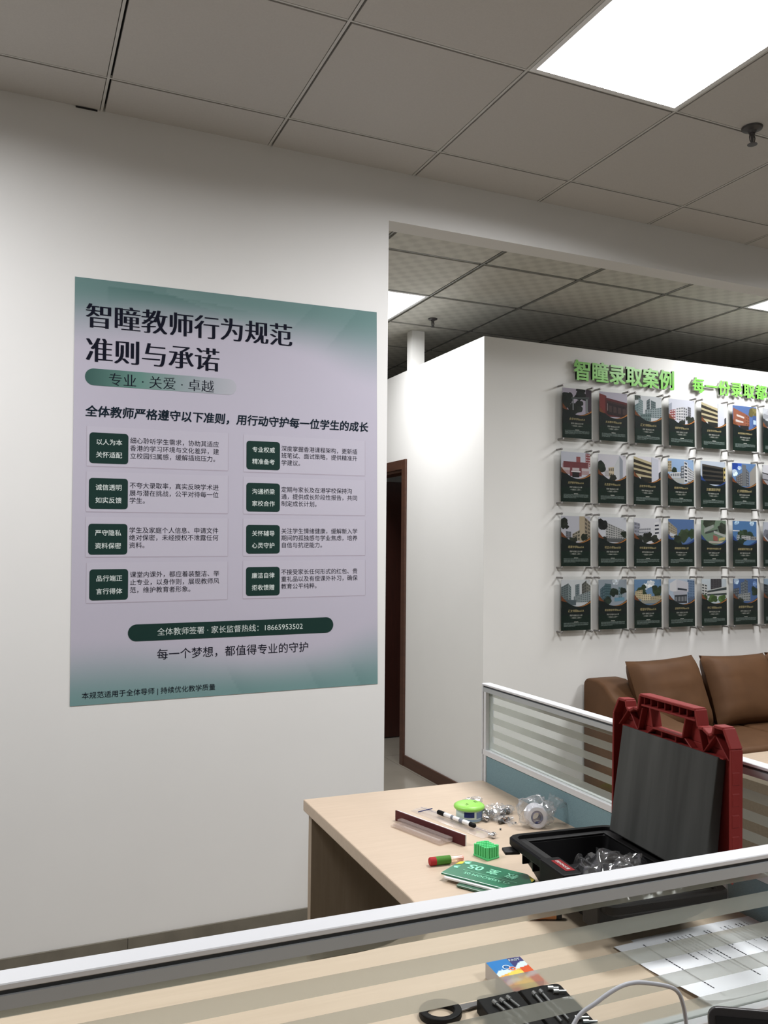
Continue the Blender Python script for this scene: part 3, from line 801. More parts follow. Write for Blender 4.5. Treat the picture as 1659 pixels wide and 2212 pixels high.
# ---- loose hardware
def standoff_geo(r, h): return MB().lathe([(r * .55, 0), (r * .55, h * .55), (r, h * .56), (r * 1.02, h * .9), (r * .8, h), (.0003, h)], 14)
so_me = {}
def standoff(x, y, z, r, h, tilt, az, label, dark=False):
    key = (r, h, dark)
    if key not in so_me: so_me[key] = build('standoff_screw', standoff_geo(r, h), M['darksteel' if dark else 'chrome'], smooth=.7); o = so_me[key]
    else:
        o = so_me[key].copy(); COL.objects.link(o)
    o.location = wt(x, y, z); o.rotation_euler = (tilt, 0, az)
    tag(o, label, 'screw', 'loose metal standoff screws')
def bag(name, label, c, rx, ry, rz, seed, tail=None, mt='film', grp='small clear bags of hardware'):
    rnd = random.Random(seed)
    off = Vector((seed * 3.1, seed * 1.7, 0))
    def fn(u, v):
        th = u * 2 * PI; ph = (v - .5) * PI
        d = Vector((math.cos(ph) * math.cos(th), math.cos(ph) * math.sin(th), math.sin(ph)))
        n1 = noise.noise(d * 2.2 + off); n2 = noise.noise(d * 6.5 + off); n3 = abs(noise.noise(d * 4.0 - off))
        k = 1 + .30 * n1 + .20 * n2 - .30 * n3
        return (d.x * rx * k, d.y * ry * k, max(.0006, rz + d.z * rz * k))
    b_ = MB().grid(fn, 30, 14)
    if tail:
        def tf(u, v):
            p = Vector(tail[0]) * (1 - u) + Vector(tail[1]) * u
            ww = tail[2] * (v - .5) * (.5 + u)
            z = max(.0008, p.z + .010 * noise.noise(Vector((u * 6, v * 5, seed))))
            return (p.x + ww * tail[3], p.y + ww * tail[4], z)
        b_.grid(tf, 14, 8)
    o = build(name, b_, M[mt], loc=wt(*c), rot=WR, smooth=.45, recalc=False)
    return tag(o, label, 'plastic bag', grp)
bag('hardware_bag', 'small clear bag of screws behind the lime lidded can', (1.108, 1.140, DZ), .030, .016, .010, 3)
bag('hardware_bag', 'crumpled clear bag bulging with silver screws right of the can', (1.088, 1.022, DZ), .036, .026, .016, 5, ((.01, -.02, .012), (.03, -.075, .004), .02, 1, .3))
bag('hardware_bag', 'small clear bag with dark screws near the blue panel', (1.150, 1.045, DZ), .026, .018, .010, 8, ((.0, .01, .01), (-.005, .045, .012), .03, 1, 0))
bag('hardware_bag', 'flattened clear bag beside the white tape roll', (1.112, .992, DZ), .028, .014, .007, 11)
R7 = random.Random(7)
for k in range(11):
    standoff(1.088 + R7.uniform(-.026, .026), 1.022 + R7.uniform(-.017, .017), DZ + .006 + R7.uniform(0, .012), .0065, .013, R7.uniform(.7, 2.2), R7.uniform(0, 6.2), 'silver standoff screw inside the crumpled bag right of the can')
for k in range(3):
    standoff(1.104 + k * .008 - .008, 1.139 + (k % 2) * .006, DZ + .006, .0065, .013, 1.2 + k * .3, k * 2.1, 'silver standoff screw in the bag behind the lime lidded can')
for k in range(3):
    standoff(1.146 + k * .008 - .006, 1.045 - k * .006, DZ + .006, .0065, .013, 1.3, k * 1.7 + .4, 'dark standoff screw in the bag near the blue panel', True)
standoff(1.020, .902, DZ + .0065, .0072, .017, PI / 2, .6, 'single silver standoff screw lying at the end of the clear sleeve')
t = at('bit_holder', 'short dark brown metal bit piece lying right of the screws', 'metal bit', 1.090, .974, .756, a=18)
build('shaft', MB().tube([(0, 0, 0), (.012, 0, 0), (.0121, 0, 0), (.034, 0, 0)], [.0045, .0045, .006, .006], 8), M['darksteel'], t)
build('collar', MB().tube([(.013, 0, 0), (.017, 0, 0)], .0068, 12).tube([(.022, 0, 0), (.026, 0, 0)], .0068, 12), mat('bronze', (.20, .12, .08), .35, metal=.8), t)
for (x, y), l in (((1.072, .937), 'tiny dark screw on the open desk in front of the bags'), ((1.131, .966), 'tiny dark screw on the desk beside the bit piece')):
    o = build('tiny_screw', MB().lathe([(.0016, 0), (.0016, .002), (.0028, .0022), (.002, .0036)], 10), M['darksteel'], loc=wt(x, y, DZ), smooth=.7)
    tag(o, l, 'screw')

# ---- wrapped tape roll
t = at('tape_roll', 'roll of clear tape in crumpled wrapping beside the blue panel', 'tape roll', 1.163, .925, DZ, a=-18)
def torus_pts(R1, R2, w_, n=40, bulge=.0):
    b_ = MB(); prof = [(R2, -w_), (R1 - .004, -w_), (R1, -w_ + .004), (R1, w_ - .004), (R1 - .004, w_), (R2, w_)]
    vs = []
    for r_, h_ in prof:
        for k in range(n):
            a = 2 * PI * k / n
            vs.append((r_ * math.cos(a), h_, r_ * math.sin(a) + R1))
    m_ = len(prof)
    fs = [(i * n + k, i * n + (k + 1) % n, ((i + 1) % m_) * n + (k + 1) % n, ((i + 1) % m_) * n + k) for i in range(m_) for k in range(n)]
    return b_.add(vs, fs)
rl = torus_pts(.027, .015, .014)
rl.xf(lambda p: (p[0], p[1] - .25 * (p[2] - .027) * -1, p[2]))
build('tape', rl, mat('stacked clear tape', (.62, .62, .66), .25), t, smooth=.6)
cr_ = torus_pts(.0148, .0118, .0142); cr_.xf(lambda p: (p[0], p[1] + .25 * (p[2] - .0148), p[2] + .0122))
build('core', cr_, flat('tape core blue', (75, 80, 125)), t, smooth=.6)
o = bag('wrapping', '', (0, 0, 0), .048, .028, .037, 21)
for k_ in ('label', 'category', 'group'): del o[k_]
o.parent = t; o.location = (0, 0, 0); o.rotation_euler = (0, 0, 0)
def tailf(u, v):
    x = .020 + .055 * u + .012 * math.sin(v * 5); y = .02 * (v - .5) + .03 * u
    z = .012 + .058 * math.sin(u * 2.2) * (.55 + .45 * v) + .010 * noise.noise(Vector((u * 7, v * 7, 4)))
    return (x, y, max(.001, z))
build('wrapping_tail', MB().grid(tailf, 16, 12), M['film'], t, smooth=.4, recalc=False)

# ================================================================== TOOL CASE
HA = math.radians(-94.5)                     # the hinge runs towards the camera
t = thing('tool_case', 'black tool case with its red lid standing open on the desk', 'tool case', wt(1.171, .645, DZ), (0, 0, TH + HA))
# local: x along the hinge (0..0.37), y from hinge side (0) towards -y = away from hinge
def rr(i, z, c=.022, X0_=0, X1_=.37, Y0_=-.247, Y1_=0.0):
    return [(p[0], p[1], z) for p in roundrect(X0_ + i, Y0_ + i, X1_ - i, Y1_ - i, max(.004, c - i * .3), 3)]
def rb_(i, z, near, left): return rr(i, z, .022, 0, .37 - near, -.247 + left, 0)
body = MB().loft([rb_(.038, 0, .075, .026), rb_(.032, .006, .058, .020), rb_(.026, .030, .026, .012), rr(.022, .054), rr(.016, .068), rr(.004, .071), rr(0, .075), rr(0, .087), rr(.003, .090), rr(.013, .090), rr(.015, .083), rr(.028, .081), rr(.031, .079), rr(.046, .034)], cap1=True)
for k in range(7): body.box((.05 + k * .042, -.236, .048), (.053 + k * .042, -.222, .0695))
bo = build('base', body, M['black'], t, bevel=.0, smooth=.5)
lg_ = MB()
lg_.box((.016, -.232, .0805), (.352, -.212, .0835)).box((.016, -.036, .0805), (.352, -.018, .0830)).box((.016, -.212, .0805), (.030, -.036, .0835)).box((.338, -.212, .0805), (.352, -.036, .083))
build('inner_ledge', lg_, M['ledge'], bo, bevel=.001)
dv = MB().box((.170, -.200, .0345), (.176, -.05, .062)).box((.176, -.125, .0345), (.320, -.119, .055)).box((.055, -.11, .0345), (.17, -.105, .05))
build('divider', dv, M['black2'], bo)
lt = MB().prism([(.012, -.262), (.04, -.268), (.046, -.238), (.012, -.238)], .064, .070)
build('corner_lug', lt, M['ledge'], t, bevel=.0015)
for x0_ in (.150, .300):
    lc = build('latch', MB().box((x0_, -.252, .040), (x0_ + (.088 if x0_ < .2 else .05), -.212, .094)), M['black'], t, bevel=.003)
    if x0_ < .2:
        lb_ = MB().box((x0_ + .018, -.2375, .0941), (x0_ + .072, -.2190, .0946))
        text_to(lb_, 'DEVON大有', x0_ + .022, -.2282, .0105, lambda x, y, q=0: (x, y, .0949 + q), 'med', 1, width=.045)
        build('red_sticker', lb_, [flat('sticker red', (125, 24, 28)), M['onwhite']], lc, recalc=False)
# lid: local plane x along hinge, standing, leaning 5 degrees back
LU = .382
lid = MB()
def pl_(pts, a, b_): lid.prism(pts, a, b_, 'y')
out_half = [(0, .024), (0, .236), (.020, .268), (.046, .268), (.050, .254), (.060, .250), (.078, .258), (.092, .258), (.100, .288)]
outl = [(0, .003)] + out_half[1:] + [(LU - x, z) for x, z in out_half[::-1]]
hx0, hx1, hz0, hz1 = .132, .250, .230, .268
def dpl(z): return z
# back sheet in pieces around the hand hole
pl_([(0, 0), (LU - .02, 0), (LU - .02, .024), (LU, .024), (LU, .225), (0, .225)], .0, .004)
pl_([(0, .225), (hx0 + .012, .225), (hx0, hz1), (.094, hz1), (.092, .258), (.078, .258), (.060, .250), (.050, .254), (.046, .268), (.020, .268), (0, .236)], .0, .004)
pl_([(LU - x, z) for x, z in [(0, .225), (hx0 + .012, .225), (hx0, hz1), (.094, hz1), (.092, .258), (.078, .258), (.060, .250), (.050, .254), (.046, .268), (.020, .268), (0, .236)]][::-1], .0, .004)
pl_([(hx0 + .012, .225), (hx1 - .012, .225), (hx1 - .010, hz0), (hx0 + .010, hz0)], 0, .004)
pl_([(.094, hz1), (LU - .094, hz1), (LU - .100, .288), (.100, .288)], .0, .004)
def wall2(p, q, th=.0045, d0=-.034, d1=.004):
    dx, dz = q[0] - p[0], q[1] - p[1]; L_ = math.hypot(dx, dz)
    nx, nz_ = -dz / L_ * th / 2, dx / L_ * th / 2
    lid.prism([(p[0] + nx, p[1] + nz_), (p[0] - nx, p[1] - nz_), (q[0] - nx, q[1] - nz_), (q[0] + nx, q[1] + nz_)], d0, d1, 'y')
for p, q in zip(outl[:-1], outl[1:]): wall2(p, q, .006, -.021, .004)
for p, q in (((hx0 + .010, hz0), (hx1 - .010, hz0)), ((hx0 + .010, hz0), (hx0, hz1)), ((hx1 - .010, hz0), (hx1, hz1)), ((hx0 - .03, hz1), (hx1 + .03, hz1))): wall2(p, q, .004, -.019, .004)
for k in range(8):
    x = .108 + k * (LU - .216) / 7; wall2((x, hz1), (x, .287), .0026, -.016, .0)
for p, q in (((.012, .214), (.050, .252)), ((.050, .252), (.084, .214)), ((.084, .214), (.100, .262)), ((hx0 + .010, hz0), (.118, .214)), ((.168, .214), (.168, hz0)), ((.214, .214), (.214, hz0)),
             ((LU - .012, .214), (LU - .050, .252)), ((LU - .050, .252), (LU - .084, .214)), ((LU - .084, .214), (LU - .100, .262)), ((hx1 - .010, hz0), (LU - .118, .214)), ((.026, .214), (LU - .026, .214))):
    wall2(p, q, .0028, -.015, .0)
for k in range(5): lid.prism([(LU - .001, .03 + k * .036), (LU + .004, .032 + k * .036), (LU + .004, .054 + k * .036), (LU - .001, .056 + k * .036)], -.019, -.003, 'y')
lo = build('lid', lid, M['red'], t, loc=(.016, .012, .0905), rot=(math.radians(-1), 0, 0), bevel=.0012, segs=1)
lo.scale = (.93, 1, 1)
fo = MB().prism([(-.048, .004), (-.022, .002), (-.001, .213), (-.019, .216)], .034, .346, 'x')
build('foam_pad', fo, M['foam'], lo, bevel=.002)
for x in (.06, .27): build('hinge', MB().tube([(x, -.002, .0885), (x + .05, -.002, .0885)], .0035, 10), M['black'], t, smooth=.7)
# clear film lying in the case
fl = MB()
def ff(u, v):
    x = .100 + .235 * u; y = -.040 - .125 * v - .01 * u
    q = Vector((u * 5.5, v * 4.5, 2.0))
    z = .058 + .038 * math.sin(PI * min(1, u * 1.1 + .08)) * math.sin(PI * min(1, v * .9 + .1)) + .020 * noise.noise(q) + .014 * noise.noise(q * 2.3) - .012 * abs(noise.noise(q * 1.6))
    return (x + .016 * noise.noise(q * 1.3 + Vector((3, 1, 7))), y + .016 * noise.noise(q * 1.2 + Vector((9, 4, 2))), z)
fl.grid(ff, 46, 26)
o = build('crumpled_film', fl, M['film_dark'], loc=wt(1.171, .645, DZ), rot=(0, 0, TH + HA), smooth=.5, recalc=False)
tag(o, 'crumpled clear plastic film lying inside the black tool case', 'plastic film')

# ================================================================== THINGS SEEN THROUGH THE NEAR GLASS
t = at('battery_pack', 'copper coloured battery cell with black end seen through the glass stripe', 'battery', .866, .487, .7575, a=-22)
build('shell', MB().tube([(0, 0, 0), (.050, 0, 0)], .0072, 16), M['gold'], t, smooth=.7)
build('black_end', MB().tube([(.050, 0, 0), (.060, 0, 0)], .0073, 16), M['black'], t, smooth=.7)
# medicine box
t = at('medicine_box', 'small blue and orange cardboard medicine box behind the glass', 'box', .6838, .2520, DZ, a=-4)
bx = MB().box((0, 0, 0), (.060, .078, .024))
build('carton', bx, flat('carton side', (190, 180, 175)), t, bevel=.0008, segs=1)
tp = MB(); W_, H_ = .060, .078
def tq(pts, mi, z=.0243): tp.poly([(x * W_, y * H_, z) for x, y in pts], mi)
NX, NY = 28, 32
def boxcol(x, y):
    if y > .62 + .28 * (x - .45) + .06 * math.sin(x * 9): return 0 if x < .62 else 5
    if y > .50 + .28 * (x - .45): return 4
    if x > .72: return 3
    if x < .22 and y < .25: return 3
    return 1 if (x - .5) ** 2 + (y - .35) ** 2 < .05 else 2
for i in range(NX):
    for j in range(NY):
        tq([(i / NX, j / NY), ((i + 1) / NX, j / NY), ((i + 1) / NX, (j + 1) / NY), (i / NX, (j + 1) / NY)], boxcol((i + .5) / NX, (j + .5) / NY))
def ring(cx, cy, r0_, r1_, mi, z):
    n = 20
    for k in range(n):
        a, b_ = 2 * PI * k / n, 2 * PI * (k + 1) / n
        tp.poly([(cx + r0_ * math.cos(a), cy + r0_ * math.sin(a), z), (cx + r1_ * math.cos(a), cy + r1_ * math.sin(a), z), (cx + r1_ * math.cos(b_), cy + r1_ * math.sin(b_), z), (cx + r0_ * math.cos(b_), cy + r0_ * math.sin(b_), z)], mi)
ring(.024, .053, .0025, .0048, 6, .0245); ring(.024, .053, .0048, .0065, 4, .0245)
ring(.031, .046, .0025, .0045, 3, .0246); ring(.031, .046, .0045, .006, 7, .0246)
text_to(tp, 'FAST', .037, .071, .01, lambda x, y, q=0: (x, y, .0246 + q), 'med', 8, width=.019)
build('printed_top', tp, [flat('mb blue', (50, 120, 185)), flat('mb yellow', (240, 200, 90)), flat('mb amber', (235, 165, 70)), flat('mb orange', (205, 85, 45)), flat('mb ice', (205, 220, 230)), flat('mb navy', (60, 60, 110)), flat('mb ring', (35, 75, 130)), flat('mb pink', (240, 175, 155)), M['onwhite']], t, recalc=False)
# loop handled tool
t = at('hand_tool', 'black loop-handled hand tool with a flat dark steel bar', 'hand tool', .576, .258, DZ, a=2.5)
n = 40; lp = MB(); vs = []
for k in range(n):
    a = 2 * PI * k / n
    for r_, z_ in ((.0185, .0), (.029, .0), (.029, .010), (.0185, .010)):
        vs.append((r_ * math.cos(a) * 1.08, r_ * math.sin(a), z_))
fs = [(k * 4 + i, k * 4 + (i + 1) % 4, ((k + 1) % n) * 4 + (i + 1) % 4, ((k + 1) % n) * 4 + i) for k in range(n) for i in range(4)]
lp.add(vs, fs)
build('loop_handle', lp, M['black'], t, bevel=.002)
build('steel_bar', MB().prism([(.030, -.007), (.060, -.005), (.136, -.003), (.138, .003), (.060, .006), (.030, .008)], .002, .005), mat('tool steel', (.16, .15, .15), .4, metal=.7), t, bevel=.0006, segs=1)
# screwdriver bit case, two open halves
t = at('bit_case', 'open black screwdriver bit case with silver bits behind the glass', 'tool case', .7646, .2408, DZ, a=-7)
hb = MB().prism(roundrect(-.066, -.128, 0, 0, .007, 3), 0, .020)
build('case_half', hb, M['black'], t, bevel=.0015)
hb = MB().prism(roundrect(-.136, -.124, -.070, -.004, .009, 3), 0, .020)
build('case_half', hb, M['black'], t, bevel=.0015)
bits = [(-.052, -.022, 90, .030), (-.040, -.020, 90, .034), (-.026, -.016, 14, .016), (-.022, -.026, 14, .019), (-.048, -.072, 90, .03), (-.036, -.074, 90, .026), (-.026, -.098, 12, .02), (-.020, -.110, 12, .02),
        (-.118, -.030, 78, .028), (-.106, -.028, 78, .030), (-.094, -.024, 78, .03), (-.116, -.080, 78, .028), (-.100, -.078, 78, .028)]
for x, y, a, L_ in bits:
    d = (math.cos(math.radians(a)), -math.sin(math.radians(a)))
    o = build('screwdriver_bit', MB().tube([(0, 0, 0), (.008, 0, 0), (.0081, 0, 0), (L_, 0, 0)], [.0032, .0032, .0018, .0018], 8), M['steel'], smooth=.5)
    ang = TH + math.radians(-7); base = wt(.7646, .2408, DZ)
    o.location = (base[0] + math.cos(ang) * x - math.sin(ang) * y, base[1] + math.sin(ang) * x + math.cos(ang) * y, DZ + .0232)
    o.rotation_euler = (0, 0, ang + math.atan2(d[1], d[0]))
    tag(o, 'silver screwdriver bit lying in the open black bit case', 'screwdriver bit', 'bits in the black bit case')
# papers
def sheet(label, x, y, a, L_, Wd, z, lines, curl, seed):
    t = at('paper_sheet', label, 'paper', x, y, DZ + z, a=a, group='printed sheets on the far desk')
    def zf(px_, py_):
        u, v = px_ / L_, py_ / Wd
        return .0006 + curl * (max(0, .30 - u) / .30) ** 2 * max(0, .6 - v) + .003 * max(0, v - .7) * math.sin(u * 3)
    pg = MB().grid(lambda u, v: (u * L_, v * Wd, zf(u * L_, v * Wd)), 20, 14).grid(lambda u, v: (u * L_, v * Wd, zf(u * L_, v * Wd) - .00025), 20, 14)
    rnd = random.Random(seed)
    for lx in lines:
        heavy = rnd.random() < .55
        y_ = Wd * .93
        end = Wd * rnd.uniform(.1, .72)
        while y_ > end:
            ln = rnd.uniform(.002, .006)
            hw = .0013 if heavy else .0007
            p0, p1 = y_, max(end, y_ - ln)
            pg.poly([(lx - hw, p0, zf(lx, p0) + .0003), (lx + hw, p0, zf(lx, p0) + .0003), (lx + hw, p1, zf(lx, p1) + .0003), (lx - hw, p1, zf(lx, p1) + .0003)], 1 if heavy else 2)
            y_ -= ln + rnd.uniform(.0006, .002)
    build('page', pg, [M['paper'], M['ink'], M['inkgrey']], t, smooth=1.0, recalc=False)
sheet('blank white sheet sticking out under the printed paper', .985, .142, 0, .297, .208, .0002, [], .0, 1)
sheet('printed white paper with a curled corner on the far desk', .945, .132, 1.5, .297, .205, .0022, [.050, .098, .106, .116, .124, .133, .142, .151, .184, .192, .222, .232, .241, .258, .267, .278], .016, 4)

# ================================================================== CAMERA SIDE: laptop and cable
la = math.radians(-32.5)
t = thing('laptop', 'dark laptop with black screen, only its top corner in view', 'laptop', wt(.571, -.285, DZ), (0, 0, la))
build('keyboard_base', MB().prism(roundrect(0, -.245, .350, 0, .012, 4), .001, .015), M['laptop'], t, bevel=.002)
sc_ = MB().prism(roundrect(0, .0, .350, .242, .009, 5), -.003, .003, 'y')
so = build('screen_lid', sc_, M['laptop'], t, loc=(0, 0, .016), rot=(math.radians(-12), 0, 0), bevel=.001)
build('display', MB().box((.006, -.0036, .010), (.344, -.0031, .235)), M['screen'], so)
cp = [(.430, -.30, .754), (.45, -.24, .80), (.485, -.17, .915), (.517, -.15, .956), (.544, -.15, .9715), (.569, -.15, .9805), (.588, -.15, .982), (.608, -.15, .978), (.633, -.15, .970), (.645, -.15, .962), (.651, -.15, .949), (.655, -.15, .929), (.660, -.155, .86), (.668, -.165, .79), (.70, -.20, .7545), (.78, -.26, .7545)]
def catmull(P, n=6):
    P = [Vector(p) for p in P]; o_ = []
    for i in range(len(P) - 1):
        a, b_, c, d = P[max(0, i - 1)], P[i], P[i + 1], P[min(len(P) - 1, i + 2)]
        for k in range(n):
            s = k / n
            o_.append(.5 * ((2 * b_) + (c - a) * s + (2 * a - 5 * b_ + 4 * c - d) * s * s + (3 * b_ - a - 3 * c + d) * s ** 3))
    return o_ + [P[-1]]
o = build('charging_cable', MB().tube([wt(*p) for p in catmull(cp)], .0021, 12), M['cable'], smooth=1.2)
tag(o, 'grey charging cable arching up in front of the near glass partition', 'cable')

# ================================================================== SOFA CORNER
t = thing('sofa', 'long brown leather sofa against the flyer wall', 'sofa', (3.09, 1.08, 0))
prof = [(0, .06), (0, .665), (-.03, .69), (-.13, .688), (-.19, .668), (-.26, .612), (-.36, .555), (-.55, .52), (-.80, .505), (-.84, .48), (-.84, .06)]
def arm(x0_): return MB().prism(prof, x0_, x0_ + .22, 'x')
build('arm', arm(0), M['leather'], t, bevel=.028, segs=4, smooth=.9)
build('arm', arm(2.08), M['leather'], t, bevel=.028, segs=4, smooth=.9)
build('backrest', MB().box((.2, -.24, .06), (2.1, -.005, .66)), M['leather'], t, bevel=.03, segs=4, smooth=.9)
build('base', MB().box((.205, -.83, .06), (2.095, -.2, .26)), M['leather'], t, bevel=.015, segs=3, smooth=.9)
for k in range(3):
    build('seat_cushion', MB().box((.222 + k * .62, -.85, .262), (.222 + k * .62 + .615, -.22, .425)), M['leather'], t, bevel=.03, segs=4, smooth=.9)
for x in (.06, 2.2):
    for y in (-.78, -.06): build('leg', MB().box((x, y - .02, 0), (x + .04, y + .02, .06)), M['black'], t)
def pillow(w_, h_, th, seed):
    b_ = MB(); N_ = 18
    off = Vector((seed * 5.3, 2.2, seed))
    def side(sg):
        def fn(u, v):
            x, z = 2 * u - 1, 2 * v - 1
            e = (max(0, 1 - abs(x) ** 3.2) * max(0, 1 - abs(z) ** 3.2)) ** .42
            pin = 1 - .05 * (x * x) * (1 - z * z) - .0
            px_ = x * (1 - .045 * (1 - abs(z) ** 2)) * w_ / 2; pz = z * (1 - .05 * (1 - abs(x) ** 2)) * h_ / 2
            wr = .006 * noise.noise(Vector((x * 1.2, z * 5, 0)) + off) * e + .004 * noise.noise(Vector((x * 4, z * 9, 3)) + off) * (1 - e)
            return (px_, sg * (e * th / 2 + wr), pz + h_ / 2)
        return fn
    b_.grid(side(-1), N_, N_).grid(side(1), N_, N_)
    return b_
for k, (x, rz_, ry, lab) in enumerate(((3.475, 3, -1.5, 'leftmost brown leather back cushion on the sofa, next to the arm'), (4.012, 0, .6, 'second brown leather back cushion from the sofa arm'), (4.545, -1, .0, 'third brown leather back cushion, cut off by the photo edge'))):
    o = build('back_cushion', pillow(.515, .425, .20, k + 1), M['leather'], loc=(x, .70, .415), rot=(math.radians(-21), math.radians(ry), math.radians(rz_)), smooth=1.2, recalc=True)
    tag(o, lab, 'cushion', 'back cushions of the brown sofa')
t = thing('coffee_table', 'low pale wood table in front of the sofa, behind the tool case lid', 'table', (3.20, -.42, 0))
build('tabletop', MB().box((0, 0, .40), (1.2, .555, .43)), M['desk'], t, bevel=.003)
build('side_panel', MB().box((.02, .02, 0), (.045, .535, .3995)), M['tablewood'], t)
build('side_panel', MB().box((1.155, .02, 0), (1.18, .535, .3995)), M['tablewood'], t)
build('front_panel', MB().box((.0455, .03, .05), (1.1545, .048, .3995)), M['tablewood'], t)
build('shelf', MB().box((.0455, .05, .12), (1.1545, .52, .138)), M['tablewood'], t)

# ================================================================== GREEN LETTERS ON THE CUBICLE WALL
def wall_letter(ch, x, zc, em, label, grp, kx=1.0):
    vs, fs = tgeo(ch, .055 * .128 / em, 0.0)
    b_ = MB()
    for q, (dx, dy) in enumerate(((-.028, -.020), (.028, -.020), (-.028, .020), (.028, .020))):
        b_.add([((v[0] - .5 + dx) * em * kx, -v[2] * em - q * .0002, (v[1] - .38 + dy) * em) for v in vs], fs)
    o = build('sign_letter', b_, [M['letter'], M['letterside']], loc=(x, BY - .0205, zc), recalc=True)
    for p in o.data.polygons: p.material_index = 0 if p.normal.y < -.5 else 1
    tag(o, label, 'sign letter', grp)
BIG = '智瞳录取案例'; SML = '每一份录取都是'
ords = ['first', 'second', 'third', 'fourth', 'fifth', 'sixth', 'seventh']
for i, ch in enumerate(BIG):
    wall_letter(ch, 3.0885 + i * .1285, 2.500, .128, 'large raised green character %s, %s of the big heading above the flyers' % (ch, ords[i]), 'big green heading characters')
for i, ch in enumerate(SML):
    wall_letter(ch, 3.989 + i * .1085, 2.491, .102, 'smaller raised green character %s, %s of the second heading above the flyers' % (ch, ords[i]), 'small green heading characters')

# ================================================================== FRAMED FLYERS
FW, FH = .2075, .2935
def arc_v(u): return .47 + (.22 * ((.55 - u) / .55) ** 2 if u < .55 else .12 * ((u - .55) / .45) ** 2)
DG = flat('flyer dark', (18, 27, 26)); DG2 = flat('flyer green', (14, 32, 25)); OR1 = flat('flyer orange', (172, 116, 54)); OR2 = flat('flyer bronze', (104, 60, 36))
BLU = flat('flyer blue', (34, 58, 112)); GT = flat('flyer gold', (168, 154, 112)); WT = flat('flyer white', (190, 190, 182)); GY = flat('flyer grey', (120, 132, 128))
